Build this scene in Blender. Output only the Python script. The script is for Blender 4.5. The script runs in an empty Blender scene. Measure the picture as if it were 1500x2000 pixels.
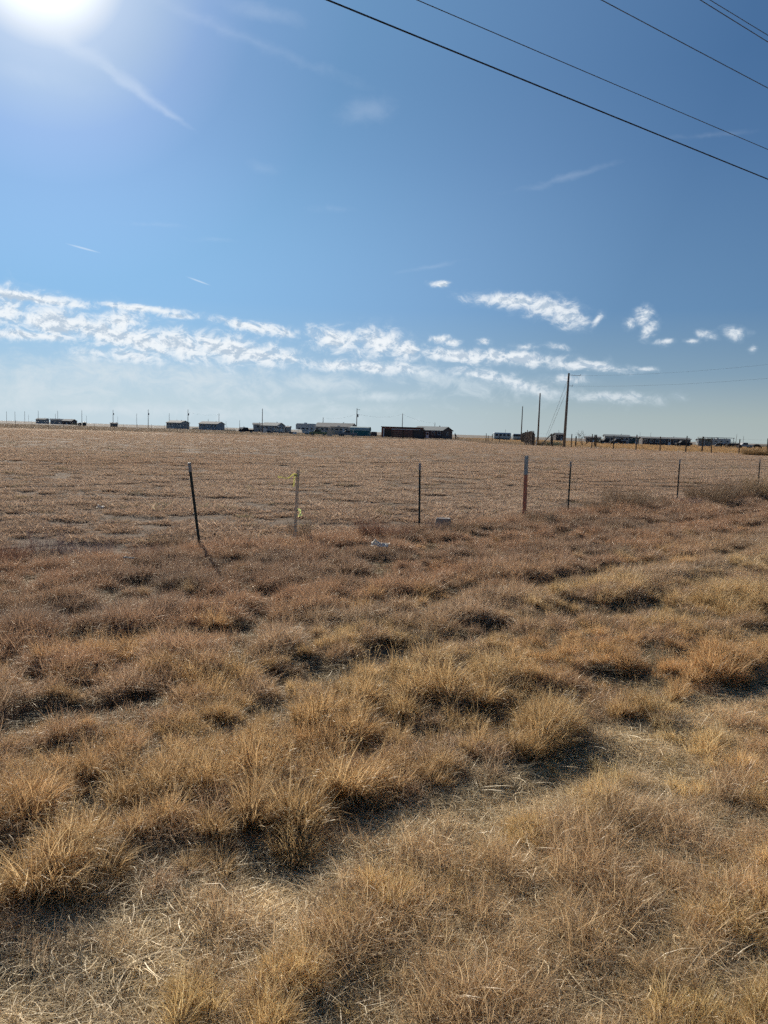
import bpy, bmesh, math, random
import numpy as np
from mathutils import Vector, Matrix, Euler
random.seed(7)
rng = np.random.default_rng(11)
C = bpy.context.scene.collection
sc = bpy.context.scene
PI = math.pi
R = math.radians

# ------------------------------------------------------------------ camera
EYE = 1.6
F = 1500.0
PITCH = math.atan((1000 - 844.4) / F)
ROLL = R(1.75)
cam_d = bpy.data.cameras.new('camera')
cam = bpy.data.objects.new('camera', cam_d)
C.objects.link(cam)
sc.camera = cam
cam_d.sensor_fit = 'VERTICAL'
cam_d.sensor_height = 24.0
cam_d.lens = 24.0 * F / 2000.0
cam_d.clip_start = 0.05
cam_d.clip_end = 40000
CM = Matrix.Rotation(PI / 2 - PITCH, 3, 'X') @ Matrix.Rotation(ROLL, 3, 'Z')
cam.matrix_world = Matrix.Translation((0, 0, EYE)) @ CM.to_4x4()


def ray(px, py):
    return (CM @ Vector(((px - 750) / F, (1000 - py) / F, -1))).normalized()


def hor(px):
    return 821.5 + 0.0305 * px


def at(px, Y, z=0.0):
    """a spot on the plain: compass bearing of a column on the horizon, at forward distance Y"""
    d = ray(px, hor(px) + EYE * F / Y)
    return Vector((d.x / d.y * Y, Y, z))


def azel(px, py):
    d = ray(px, py)
    return math.degrees(math.atan2(d.x, d.y)), math.degrees(math.asin(d.z))


SUN_AZ, SUN_EL = azel(75, -100)

# ------------------------------------------------------------------ noise
def _hash(ix, iy, s):
    h = (ix.astype(np.int64) * 374761393 + iy.astype(np.int64) * 668265263 + s * 1442695041) & 0xFFFFFFFF
    h = ((h ^ (h >> 13)) * 1274126177) & 0xFFFFFFFF
    h = h ^ (h >> 16)
    return (h & 0xFFFFFF) / float(0xFFFFFF)


def vnoise(x, y, s=0):
    x = np.asarray(x, float); y = np.asarray(y, float)
    ix = np.floor(x); iy = np.floor(y)
    fx = x - ix; fy = y - iy
    fx = fx * fx * (3 - 2 * fx); fy = fy * fy * (3 - 2 * fy)
    a = _hash(ix, iy, s); b = _hash(ix + 1, iy, s); c = _hash(ix, iy + 1, s); d = _hash(ix + 1, iy + 1, s)
    return (a * (1 - fx) + b * fx) * (1 - fy) + (c * (1 - fx) + d * fx) * fy


def fbm(x, y, s=0, o=4):
    v = 0; a = .5; n = 0
    for k in range(o):
        v = v + a * vnoise(x * 2 ** k + 17 * k, y * 2 ** k - 9 * k, s + k); n += a; a *= .5
    return v / n


def sstep(a, b, x):
    t = np.clip((x - a) / (b - a), 0, 1)
    return t * t * (3 - 2 * t)


# fence frame: s = metres on the camera's side of the near fence, t = metres along it
FP = at(391, 9.8)
FD = Vector((math.sin(R(45.7)), math.cos(R(45.7)), 0))
FN = Vector((FD.y, -FD.x, 0))


def st(x, y):
    return (x - FP.x) * FN.x + (y - FP.y) * FN.y, (x - FP.x) * FD.x + (y - FP.y) * FD.y


def fence_t(px):
    t_ = 0.
    for _ in range(6):
        d = ray(px, hor(px) + EYE * F / (FP.y + FD.y * t_)); k = d.x / d.y
        t_ = (k * FP.y - FP.x) / (FD.x - k * FD.y)
    return t_


def sprime(s, t): return s - .09 * np.clip(t, -6, 6)


def groove(s, t):
    q = sprime(s, t) + .34 * (fbm(t * .55, t * 0 + 2.5, 211, 2) - .5)
    g = 0
    for gi, wi, am in ((6.90, .15, .8), (6.26, .11, .75), (4.95, .20, 1.), (3.75, .17, .95), (2.65, .15, .8), (1.65, .14, .7)):
        mk = sstep(.18, .48, fbm(t * .8 + gi * 3, s * .3 + gi, 223, 2))
        g = g + am * mk * np.exp(-((q - gi) / wi) ** 2)
    return g


def height(x, y):
    x = np.asarray(x, float); y = np.asarray(y, float)
    s, t = st(x, y)
    dist = np.hypot(x, y)
    near = 1 - sstep(50, 110, dist)
    verge = sstep(-.3, .8, s)
    tall = verge * (1 - sstep(6.2, 6.9, s))
    mid = .35 + .65 * sstep(3.0, 5.2, s)
    z = tall * mid * .06 * (fbm(t * .62 + s * .25, s * 1.5, 3, 3) - .45)
    z = z + verge * .14 * (.52 * fbm(t * 5.4 + 3, s * 8.5, 191, 2) + .24 * fbm(t * 1.1, s * 3.0, 121, 3) + .24 * fbm(x * 2.2, y * 2.2, 91, 2) - .5) * (1 - .4 * sstep(6.4, 7, s))
    z = z - .065 * groove(s, t) * sstep(.5, 1.4, s) - .02 * sstep(6.7, 7.0, sprime(s, t)) + verge * .02
    z = z + (1 - verge) * .16 * (.55 * fbm(x * 1.5 + .2 * y, y * 2.3, 161, 3) + .45 * fbm(x * .5, y * 1.0, 163, 3) - .5)
    return z * near


# ------------------------------------------------------------------ materials
MATS = {}


def mat(name, col, rough=.8, metal=0., noise=.18, nscale=6., bump=0., spec=.3, dark=None, stretch=(1, 1, 1)):
    """procedural Principled material: base colour broken up by two noises"""
    if name in MATS: return MATS[name]
    m = bpy.data.materials.new(name); m.use_nodes = True
    nt = m.node_tree; N = nt.nodes; L = nt.links; N.clear()
    o = N.new('ShaderNodeOutputMaterial'); p = N.new('ShaderNodeBsdfPrincipled')
    L.new(p.outputs[0], o.inputs[0])
    tc = N.new('ShaderNodeTexCoord'); mp = N.new('ShaderNodeMapping'); mp.inputs['Scale'].default_value = stretch
    L.new(tc.outputs['Object'], mp.inputs[0])
    n = N.new('ShaderNodeTexNoise'); n.inputs['Scale'].default_value = nscale; n.inputs['Detail'].default_value = 6
    n.inputs['Roughness'].default_value = .65
    L.new(mp.outputs[0], n.inputs['Vector'])
    r = N.new('ShaderNodeValToRGB')
    d = dark or [c * (1 - 2.2 * noise) for c in col]
    r.color_ramp.elements[0].position = .3; r.color_ramp.elements[0].color = (*[max(0, c) for c in d], 1)
    r.color_ramp.elements[1].position = .68; r.color_ramp.elements[1].color = (*[min(1, c * (1 + noise)) for c in col], 1)
    L.new(n.outputs['Fac'], r.inputs[0]); L.new(r.outputs[0], p.inputs['Base Color'])
    p.inputs['Roughness'].default_value = rough; p.inputs['Metallic'].default_value = metal
    p.inputs['Specular IOR Level'].default_value = spec
    if bump:
        b = N.new('ShaderNodeBump'); b.inputs['Strength'].default_value = bump; b.inputs['Distance'].default_value = .02
        L.new(n.outputs['Fac'], b.inputs['Height']); L.new(b.outputs[0], p.inputs['Normal'])
    MATS[name] = m
    return m


def grass_mat(name, root, lo, hi, transl=.5, gloss=.06):
    """dry blades: colour from the blade's own random value, root to tip, times the tuft's tint"""
    m = bpy.data.materials.new(name); m.use_nodes = True
    nt = m.node_tree; N = nt.nodes; L = nt.links; N.clear()
    o = N.new('ShaderNodeOutputMaterial')
    a = N.new('ShaderNodeAttribute'); a.attribute_name = 'blade'; a.attribute_type = 'GEOMETRY'
    sp = N.new('ShaderNodeSeparateXYZ'); L.new(a.outputs['Vector'], sp.inputs[0])
    mx = N.new('ShaderNodeMix'); mx.data_type = 'RGBA'
    mx.inputs['A'].default_value = (*lo, 1); mx.inputs['B'].default_value = (*hi, 1)
    L.new(sp.outputs['X'], mx.inputs['Factor'])
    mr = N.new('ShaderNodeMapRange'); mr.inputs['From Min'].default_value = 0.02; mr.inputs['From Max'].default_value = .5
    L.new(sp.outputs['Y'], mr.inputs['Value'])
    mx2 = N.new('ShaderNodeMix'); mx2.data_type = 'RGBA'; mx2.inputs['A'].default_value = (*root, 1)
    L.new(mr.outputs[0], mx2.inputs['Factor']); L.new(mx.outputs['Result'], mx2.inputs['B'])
    t = N.new('ShaderNodeAttribute'); t.attribute_name = 'tint'; t.attribute_type = 'INSTANCER'
    mu = N.new('ShaderNodeMix'); mu.data_type = 'RGBA'; mu.blend_type = 'MULTIPLY'; mu.inputs['Factor'].default_value = 1
    L.new(mx2.outputs['Result'], mu.inputs['A']); L.new(t.outputs['Color'], mu.inputs['B'])
    d = N.new('ShaderNodeBsdfDiffuse'); tr = N.new('ShaderNodeBsdfTranslucent'); g = N.new('ShaderNodeBsdfGlossy')
    g.inputs['Roughness'].default_value = .42
    L.new(mu.outputs['Result'], d.inputs[0]); L.new(mu.outputs['Result'], tr.inputs[0])
    g.inputs[0].default_value = (.9, .85, .75, 1)
    s1 = N.new('ShaderNodeMixShader'); s1.inputs[0].default_value = transl
    L.new(d.outputs[0], s1.inputs[1]); L.new(tr.outputs[0], s1.inputs[2])
    s2 = N.new('ShaderNodeMixShader'); s2.inputs[0].default_value = gloss
    L.new(s1.outputs[0], s2.inputs[1]); L.new(g.outputs[0], s2.inputs[2]); L.new(s2.outputs[0], o.inputs[0])
    return m


# ------------------------------------------------------------------ object helpers
def tagd(o, label=None, cat=None, group=None, kind=None):
    if label: o['label'] = label
    if cat: o['category'] = cat
    if group: o['group'] = group
    if kind: o['kind'] = kind
    return o


def empty(name, loc, rz=0, label=None, cat=None, group=None):
    o = bpy.data.objects.new(name, None); C.objects.link(o)
    o.location = loc; o.rotation_euler = (0, 0, rz); o.empty_display_size = .3
    return tagd(o, label, cat, group)


class MB:
    def __init__(s): s.v = []; s.f = []
    def add(s, v, f):
        k = len(s.v); s.v += [tuple(p) for p in v]; s.f += [tuple(i + k for i in q) for q in f]; return s
    def box(s, x0, x1, y0, y1, z0, z1):
        return s.add([(x0, y0, z0), (x1, y0, z0), (x1, y1, z0), (x0, y1, z0), (x0, y0, z1), (x1, y0, z1), (x1, y1, z1), (x0, y1, z1)],
                     [(0, 3, 2, 1), (4, 5, 6, 7), (0, 1, 5, 4), (1, 2, 6, 5), (2, 3, 7, 6), (3, 0, 4, 7)])
    def tube(s, pts, r, n=8):
        pts = [Vector(p) for p in pts]
        if not isinstance(r, (list, tuple)): r = [r] * len(pts)
        V = []; Fc = []
        prev = None
        for i, p in enumerate(pts):
            d = (pts[min(i + 1, len(pts) - 1)] - pts[max(i - 1, 0)]).normalized()
            if prev is None:
                u = d.orthogonal().normalized()
            else:
                u = (prev - d * prev.dot(d)).normalized()
            prev = u
            w = d.cross(u)
            for k in range(n):
                a = 2 * PI * k / n
                V.append(p + (u * math.cos(a) + w * math.sin(a)) * r[i])
        for i in range(len(pts) - 1):
            for k in range(n):
                a = i * n + k; b = i * n + (k + 1) % n
                Fc.append((a, b, b + n, a + n))
        Fc.append(tuple(reversed(range(n)))); Fc.append(tuple(range((len(pts) - 1) * n, len(pts) * n)))
        return s.add(V, Fc)
    def prism(s, prof, x0, x1):
        """profile in (y, z), counter-clockwise, pulled along x"""
        n = len(prof)
        V = [(x0, y, z) for y, z in prof] + [(x1, y, z) for y, z in prof]
        Fc = [tuple(reversed(range(n))), tuple(range(n, 2 * n))]
        Fc += [(k, (k + 1) % n, (k + 1) % n + n, k + n) for k in range(n)]
        return s.add(V, Fc)
    def build(s, name, m, parent=None, smooth=False, loc=None, bevel=0):
        me = bpy.data.meshes.new(name); me.from_pydata(s.v, [], s.f); me.update()
        bm = bmesh.new(); bm.from_mesh(me); bmesh.ops.recalc_face_normals(bm, faces=bm.faces); bm.to_mesh(me); bm.free()
        if smooth:
            for p in me.polygons: p.use_smooth = True
        me.materials.append(m)
        o = bpy.data.objects.new(name, me); C.objects.link(o)
        if parent: o.parent = parent
        if loc is not None: o.location = loc
        if bevel:
            b = o.modifiers.new('bevel', 'BEVEL'); b.width = bevel; b.segments = 2; b.limit_method = 'ANGLE'
        return o


def copy_tree(o, parent=None):
    c = o.copy(); C.objects.link(c)
    if parent: c.parent = parent
    for ch in o.children: copy_tree(ch, c)
    return c


# ------------------------------------------------------------------ blades
def blades(n, base, az, th0, th1, length, width, segs=4, twist=.5, rnd=None, sway=0.0, g=None, pw=1.0):
    """ribbons. base (n,3); leaning az, angle from vertical th0 growing by th1 to the tip"""
    g = g or rng
    t = np.linspace(0, 1, segs + 1)
    th = th0[:, None] + th1[:, None] * t[None] ** pw
    dl = length[:, None] / segs
    hx = np.concatenate([np.zeros((n, 1)), np.cumsum(np.sin((th[:, 1:] + th[:, :-1]) / 2) * dl, 1)], 1)
    hz = np.concatenate([np.zeros((n, 1)), np.cumsum(np.cos((th[:, 1:] + th[:, :-1]) / 2) * dl, 1)], 1)
    azs = az[:, None] + sway * g.normal(size=(n, 1)) * t[None]
    P = np.stack([base[:, 0:1] + hx * np.cos(azs), base[:, 1:2] + hx * np.sin(azs), base[:, 2:3] + hz], 2)
    w = width[:, None] * (1 - .85 * t[None] ** 1.6) * .5
    tw = (az + PI / 2 + g.normal(size=n) * twist)[:, None]
    wz = g.normal(size=n)[:, None] * .3
    W = np.stack([np.cos(tw) * w, np.sin(tw) * w, wz * w], 2)
    V = np.stack([P - W, P + W], 2).reshape(-1, 3)
    k = np.arange(n)[:, None] * (segs + 1) * 2 + np.arange(segs)[None] * 2
    Q = np.stack([k, k + 1, k + 3, k + 2], 2).reshape(-1, 4)
    rnd = g.random(n) ** 2.2 if rnd is None else rnd
    A = np.stack([np.repeat(rnd, (segs + 1) * 2), np.tile(np.repeat(t, 2), n), np.zeros(n * (segs + 1) * 2)], 1)
    return V, Q, A


def blade_mesh(name, parts, m):
    V = []; Q = []; A = []; k = 0
    for v, q, a in parts:
        V.append(v); Q.append(q + k); A.append(a); k += len(v)
    V = np.concatenate(V); Q = np.concatenate(Q); A = np.concatenate(A)
    me = bpy.data.meshes.new(name)
    me.vertices.add(len(V)); me.vertices.foreach_set('co', V.astype(np.float32).ravel())
    me.loops.add(Q.size); me.loops.foreach_set('vertex_index', Q.astype(np.int32).ravel())
    me.polygons.add(len(Q)); me.polygons.foreach_set('loop_start', np.arange(0, Q.size, 4, dtype=np.int32))
    me.polygons.foreach_set('loop_total', np.full(len(Q), 4, dtype=np.int32))
    me.update()
    at_ = me.attributes.new('blade', 'FLOAT_VECTOR', 'POINT'); at_.data.foreach_set('vector', A.astype(np.float32).ravel())
    me.materials.append(m)
    return me


WIND = R(-20)    # blades bow to the right of the picture (x axis based azimuth)


def tuft(kind, seed):
    g = np.random.default_rng(seed)
    if kind == 'tall':      # unit: 1 m high, scaled to about .25
        n = 95
        rr = .17 * np.sqrt(g.random(n)); a0 = g.random(n) * 2 * PI
        b = np.stack([rr * np.cos(a0), rr * np.sin(a0), np.full(n, -.03)], 1)
        az = a0 + g.normal(size=n) * .5
        L = .65 + .45 * g.random(n); L[: n // 5] *= .55
        p = blades(n, b, az, .03 + .62 * rr * 3 * .6 + g.random(n) * .18, .3 + g.random(n) ** 1.2 * 2.3, L, .010 + .009 * g.random(n), 6, .8, sway=.35, g=g, pw=1.9)
        out = [p]
        k = int(g.integers(1, 4))                       # a few seed stalks with small drooping heads
        bs = np.stack([g.normal(size=k) * .06, g.normal(size=k) * .06, np.zeros(k)], 1)
        st_ = blades(k, bs, g.random(k) * 2 * PI, .05 + .25 * g.random(k), .5 * g.random(k), 1.15 + .35 * g.random(k), np.full(k, .008), 6, .8, rnd=np.full(k, .75), g=g, pw=1.6)
        out.append(st_)
        tipv = st_[0].reshape(k, 7, 2, 3).mean(2)
        nh = 7
        hb = np.repeat(tipv[:, 6], nh, 0) * (1 - .0) + np.repeat(tipv[:, 5] - tipv[:, 6], nh, 0) * np.tile(np.linspace(0, 1.2, nh), k)[:, None]
        out.append(blades(k * nh, hb, g.random(k * nh) * 2 * PI, .5 + .5 * g.random(k * nh), .8 * g.random(k * nh), .06 + .04 * g.random(k * nh), np.full(k * nh, .012), 2, 1., rnd=np.full(k * nh, .6), g=g))
        return out
    if kind == 'fuzz':
        n = 80
        rr = .4 * np.sqrt(g.random(n)); a0 = g.random(n) * 2 * PI
        b = np.stack([rr * np.cos(a0), rr * np.sin(a0), np.full(n, -.03)], 1)
        az = g.random(n) * 2 * PI
        return [blades(n, b, az, g.random(n) * .9, g.random(n) * 1.9, .5 + .6 * g.random(n), .011 + .009 * g.random(n), 4, 1.2, sway=1.0, g=g)]
    if kind == 'mat':       # lying straw
        n = 120
        rr = 1.0 * np.sqrt(g.random(n)); a0 = g.random(n) * 2 * PI
        b = np.stack([rr * np.cos(a0), rr * np.sin(a0), .02 + .12 * g.random(n)], 1)
        az = g.random(n) * 2 * PI
        return [blades(n, b, az, 1.15 + .35 * g.random(n), .1 + .6 * g.random(n), .4 + .8 * g.random(n), .011 + .012 * g.random(n), 4, 1.2, sway=.5, g=g)]
    if kind == 'low':       # grazed tussock, unit 1 m across, low
        n = 85
        rr = .5 * np.sqrt(g.random(n)); a0 = g.random(n) * 2 * PI
        b = np.stack([rr * np.cos(a0), rr * np.sin(a0), np.full(n, -.02)], 1)
        az = a0 + g.normal(size=n) * .9
        return [blades(n, b, az, .35 + rr * 1.2 + .4 * g.random(n), .6 * g.random(n) + .2, (.22 + .32 * g.random(n)) * (1.15 - rr), .022 + .02 * g.random(n), 2, 1.2, g=g)]


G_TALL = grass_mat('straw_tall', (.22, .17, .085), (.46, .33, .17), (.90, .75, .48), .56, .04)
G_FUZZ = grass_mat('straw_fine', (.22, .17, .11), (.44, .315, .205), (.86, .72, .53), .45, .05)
G_MAT = grass_mat('straw_lying', (.42, .35, .24), (.38, .30, .19), (.80, .70, .50), .35, .03)
G_LOW = grass_mat('straw_grazed', (.34, .265, .195), (.44, .335, .25), (.66, .535, .41), .4, .015)
TEMPL = {}
for kind, m, cnt in (('tall', G_TALL, 7), ('fuzz', G_FUZZ, 6), ('mat', G_MAT, 5), ('low', G_LOW, 6)):
    col = bpy.data.collections.new('tufts_' + kind)
    for i in range(cnt):
        o = bpy.data.objects.new('tuft_%s_%02d' % (kind, i), blade_mesh('tuft_' + kind, tuft(kind, 100 + i * 7 + len(kind)), m))
        col.objects.link(o)
    TEMPL[kind] = (col, cnt)


def scatter(name, kind, P, rot, scl, tint, label, cat='grass'):
    """one object of uncountable grass: points that carry tuft instances"""
    n = len(P)
    me = bpy.data.meshes.new(name); me.vertices.add(n); me.vertices.foreach_set('co', P.astype(np.float32).ravel())
    def vec(nm, a):
        x = me.attributes.new(nm, 'FLOAT_VECTOR', 'POINT'); x.data.foreach_set('vector', a.astype(np.float32).ravel())
    vec('rot', rot); vec('scl', scl); vec('tint', tint)
    ix = me.attributes.new('idx', 'INT', 'POINT'); ix.data.foreach_set('value', rng.integers(0, TEMPL[kind][1], n).astype(np.int32))
    o = bpy.data.objects.new(name, me); C.objects.link(o)
    tagd(o, label, cat, kind='stuff')
    ng = bpy.data.node_groups.new('scatter_' + name, 'GeometryNodeTree')
    ng.interface.new_socket('Geometry', in_out='INPUT', socket_type='NodeSocketGeometry')
    ng.interface.new_socket('Geometry', in_out='OUTPUT', socket_type='NodeSocketGeometry')
    N = ng.nodes; L = ng.links
    i = N.new('NodeGroupInput'); out = N.new('NodeGroupOutput')
    ci = N.new('GeometryNodeCollectionInfo'); ci.inputs['Collection'].default_value = TEMPL[kind][0]
    ci.inputs['Separate Children'].default_value = True; ci.inputs['Reset Children'].default_value = True
    ip = N.new('GeometryNodeInstanceOnPoints'); ip.inputs['Pick Instance'].default_value = True
    def named(nm, ty):
        a = N.new('GeometryNodeInputNamedAttribute'); a.data_type = ty; a.inputs['Name'].default_value = nm
        return [s for s in a.outputs if s.enabled and s.name == 'Attribute'][0]
    L.new(i.outputs[0], ip.inputs['Points']); L.new(ci.outputs[0], ip.inputs['Instance'])
    L.new(named('idx', 'INT'), ip.inputs['Instance Index'])
    L.new(named('rot', 'FLOAT_VECTOR'), ip.inputs['Rotation'])
    L.new(named('scl', 'FLOAT_VECTOR'), ip.inputs['Scale'])
    L.new(ip.outputs[0], out.inputs[0])
    md = o.modifiers.new('scatter', 'NODES'); md.node_group = ng
    return o


def frustum_pts(y0, y1, dens, margin=.9, k=.54):
    """jittered points over the strip of ground the photograph (and a step beside it) can see"""
    wmax = y1 * k + margin
    n = int(dens * (y1 - y0) * wmax * 2)
    x = rng.uniform(-wmax, wmax, n); y = rng.uniform(y0, y1, n)
    keep = np.abs(x) < y * k + margin
    return x[keep], y[keep]


def mixc(a, b, f):
    return np.asarray(a)[None] * (1 - f[:, None]) + np.asarray(b)[None] * f[:, None]


def rots(n, tilt=.12):
    # lean a little to the right/away with the wind, spin freely
    r = np.zeros((n, 3)); r[:, 2] = rng.random(n) * 2 * PI
    return r


def lean_rots(n, amt, spin=PI):
    """spin first, then tip towards +x: as XYZ Euler of the combined matrix"""
    a = rng.uniform(-spin, spin, n); b = amt * (.4 + .9 * rng.random(n)); c = rng.normal(size=n) * .45
    # R = Rz(c) Ry(b) Rz(a)
    ca, sa, cb, sb, cc, s_c = np.cos(a), np.sin(a), np.cos(b), np.sin(b), np.cos(c), np.sin(c)
    m00 = cc * cb * ca - s_c * sa; m10 = s_c * cb * ca + cc * sa; m20 = -sb * ca
    m21 = sb * sa; m22 = cb
    return np.stack([np.arctan2(m21, m22), -np.arcsin(np.clip(m20, -1, 1)), np.arctan2(m10, m00)], 1)


def col_field(x, y, s, t):
    """real colour patches of the verge: golden, rusty, pale, greyish"""
    n1 = fbm(t * .55, s * .9, 41, 3); n2 = fbm(t * .8 + 5, s * 1.1, 57, 3)
    rust = .75 * sstep(.45, .72, n1 + .16 * (1 - sstep(2.5, 5.5, s)))
    gold = sstep(.48, .66, n2)
    c = mixc((.98, .92, .84), (1.04, .84, .66), rust)
    c = c * (1 - gold[:, None]) + mixc((.99, .91, .77), (1.03, .87, .70), rust) * gold[:, None]
    pinkish = (1 - sstep(1.2, 5.0, s))[:, None]
    c = c * (1 - .6 * pinkish) + np.array([[.78, .69, .62]]) * (rust[:, None] * .25 + .88) * .6 * pinkish
    q = sprime(s, t)
    dk = (1 - sstep(2.8, 5.4, q + 1.2 * (fbm(t * .6, s, 231, 2) - .5)))[:, None]
    gy_ = sstep(.48, .66, fbm(t * .7 + 9, s * 1.2, 241, 3))[:, None] * dk
    c = c * (1 - dk * np.array([[.17, .23, .20]]))
    c = c * (1 - gy_ * np.array([[.20, .14, .08]]))
    pale = sstep(6.7, 6.95, q)[:, None]
    c = c * (1 - (sstep(4.4, 5.0, q) * (1 - sstep(6.7, 6.9, q)))[:, None] * np.array([[.10, .14, .15]]))
    return c * (1 + pale * np.array([[.12, .15, .12]]))


# ---- verge, tall bunches: centres first, then the tufts of each
cx_, cy_ = frustum_pts(.9, 27, 44)
s, t = st(cx_, cy_)
cl = fbm(t * .9 + s * .3, s * 1.9, 73, 3)
q = sprime(s, t); G_ = groove(s, t)
zoneT = sstep(2.6, 4.8, q) * (1 - sstep(6.68, 6.86, q)) * (1 - .9 * np.clip(G_, 0, 1))
wall = np.exp(-((q - 6.58) / .16) ** 2) + .7 * np.exp(-((q - 5.75) / .35) ** 2)
p = zoneT * (.38 + .62 * sstep(.40, .55, cl) + .4 * wall) + .12 * sstep(.5, .6, cl) * sstep(.2, .8, s) + 1.0 * sstep(7.10, 7.28, q) * (.35 + .65 * sstep(.36, .50, cl))
m = (s > .1) & (s < 10.5) & (rng.random(len(s)) < p)
cx_, cy_, s, t, cl, q, wall = cx_[m], cy_[m], s[m], t[m], cl[m], q[m], wall[m]
nb = len(cx_)
rad = (.03 + .075 * rng.random(nb) ** 1.6)
hh = (.10 + .15 * sstep(.42, .64, cl) * rng.random(nb) ** .7 + .05 * wall) * (1 - .38 * sstep(6.75, 6.95, q)) * (.68 + .32 * sstep(2.6, 4.6, s))
cnt = (3 + rad * 95 * (.7 + .6 * rng.random(nb))).astype(int)
ii = np.repeat(np.arange(nb), cnt)
n = len(ii)
rr = np.sqrt(rng.random(n)); aa = rng.random(n) * 2 * PI
x = cx_[ii] + rr * np.cos(aa) * rad[ii] * 1.25; y = cy_[ii] + rr * np.sin(aa) * rad[ii]
s, t = st(x, y)
h = hh[ii] * (1.05 - .35 * rr) * (.8 + .4 * rng.random(n))
P = np.stack([x, y, height(x, y)], 1)
bt = (.82 + .34 * rng.random(nb))[ii][:, None] * (.9 + .2 * rng.random(n))[:, None]
T = col_field(x, y, s, t) * bt
LR = lean_rots(n, .30)
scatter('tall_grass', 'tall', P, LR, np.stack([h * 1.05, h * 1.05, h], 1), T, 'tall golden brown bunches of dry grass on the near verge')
NT = n

# ---- verge, fine matted fuzz everywhere, in small domes with dark gaps
def dome(x, y, s, t):
    f1 = fbm(t * 5.4 + 3, s * 8.5, 191, 2); f2 = fbm(t * 1.1, s * 3.0, 121, 3); f3 = fbm(x * 2.2, y * 2.2, 91, 2)
    return .52 * f1 + .24 * f2 + .24 * f3


x, y = frustum_pts(.8, 27, 420)
s, t = st(x, y)
m = (s > -.25) & (s < 10.5)
x, y, s, t = x[m], y[m], s[m], t[m]
dist = np.hypot(x, y)
D = dome(x, y, s, t) - .13 * groove(s, t)
q = sprime(s, t)
p = sstep(-.25, .3, s) * (1 - .82 * np.exp(-((q - 6.98) / .17) ** 2))
p *= .10 + .90 * sstep(.38, .49, D + .06 * sstep(6.8, 7.4, s) + .035 * (1 - sstep(1, 4, s)))
p *= 1 - .5 * sstep(12, 24, dist)
p *= 1 - .5 * sstep(5.0, 5.6, q) * (1 - sstep(6.65, 6.85, q))
m = rng.random(len(x)) < p
x, y, s, t, D, q = x[m], y[m], s[m], t[m], D[m], q[m]
n = len(x)
h = (.06 + .13 * sstep(.40, .66, D) + .03 * sstep(6.9, 7.1, q)) * (.6 + .7 * rng.random(n)) * (1 - .32 * sstep(6.6, 6.85, q))
edge = np.exp(-((s - .35) / .55) ** 2) * sstep(4, 12, t)
h = h * (1 + .45 * edge)
bz = sstep(5.0, 5.6, q) * (1 - sstep(6.65, 6.85, q))
h = h * (1 - .25 * bz)
P = np.stack([x, y, height(x, y) + .10 * (sstep(.42, .66, D) - .5) * 0], 1)
wd = np.maximum(h, .10)
T = col_field(x, y, s, t) * (.80 + .34 * rng.random(n))[:, None]
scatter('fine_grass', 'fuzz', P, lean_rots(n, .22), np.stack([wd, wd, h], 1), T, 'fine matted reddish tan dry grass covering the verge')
NF = n

# ---- verge, lying straw
x, y = frustum_pts(.8, 14, 260)
s, t = st(x, y)
m = (s > -.2) & (s < 10.5)
x, y, s, t = x[m], y[m], s[m], t[m]
cl = fbm(t * .9, s * 1.4, 141, 3)
q = sprime(s, t)
p = .25 + .9 * np.exp(-((q - 6.98) / .2) ** 2) + 1.2 * sstep(6.7, 6.95, q) + .4 * sstep(.5, .62, cl)
p *= .35 + .65 * sstep(3.5, 6, s)
m = rng.random(len(x)) < p
x, y, s, t, q = x[m], y[m], s[m], t[m], q[m]
n = len(x)
h = .11 * (.7 + .7 * rng.random(n))
P = np.stack([x, y, height(x, y) + .004], 1)
T = mixc((1.0, .94, .84), (.86, .82, .74), rng.random(n)) * ((.62 + .40 * rng.random(n)) * (1 + .7 * sstep(6.5, 6.95, q) + .35 * np.exp(-((q - 6.98) / .2) ** 2)))[:, None]
scatter('straw_litter', 'mat', P, rots(n), np.stack([h, h, h], 1), T, 'pale flattened straw lying between the grass clumps', 'straw')

# ---- the grazed field, near and middle
x, y = frustum_pts(5.5, 45, 56, 1.5)
s, t = st(x, y)
m = (s < .35)
x, y = x[m], y[m]
x2, y2 = frustum_pts(40, 135, 5.5, 3)
x3, y3 = frustum_pts(135, 190, 1.2, 3)
sz = np.concatenate([np.full(len(x), .20), np.full(len(x2), .36), np.full(len(x3), .8)])
x = np.concatenate([x, x2, x3]); y = np.concatenate([y, y2, y3])
cl = .55 * fbm(x * 1.5 + .2 * y, y * 2.3, 161, 3) + .45 * fbm(x * .5, y * 1.0, 163, 3) + .035 * np.sin(y * 2 * PI / 1.3 + x * .12 + 5 * fbm(x * .15, y * .3, 177, 2))
cl3 = fbm(x * .12, y * .16, 171, 3)
dist = np.hypot(x, y)
right_edge = 27.2 + (x - 27.2) * 0 + 0
p = .20 + .80 * sstep(.40, .51, cl + .25 * (cl3 - .5))
m = (rng.random(len(x)) < p) & ~((x > 24) & (y > 141 - (x - 25) * .84))
x, y, sz, cl, cl3, dist = x[m], y[m], sz[m], cl[m], cl3[m], dist[m]
n = len(x)
h = sz * (.75 + .6 * rng.random(n)) * (.65 + .85 * sstep(.42, .62, cl))
P = np.stack([x, y, height(x, y)], 1)
T = mixc((1.0, .90, .82), (1.05, .98, .92), sstep(.35, .6, cl3)) * (.78 + .35 * rng.random(n))[:, None]
gr = (rng.random(n) < .02)[:, None]
T = np.where(gr, T * np.array([[.62, .72, .6]]), T)
hz = h * np.clip(.16 / sz + .12, .26, 1.0)
scatter('field_grass', 'low', P, rots(n), np.stack([h, h, hz], 1), T, 'short grazed tan tussocks covering the flat field')
NL = n

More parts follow.
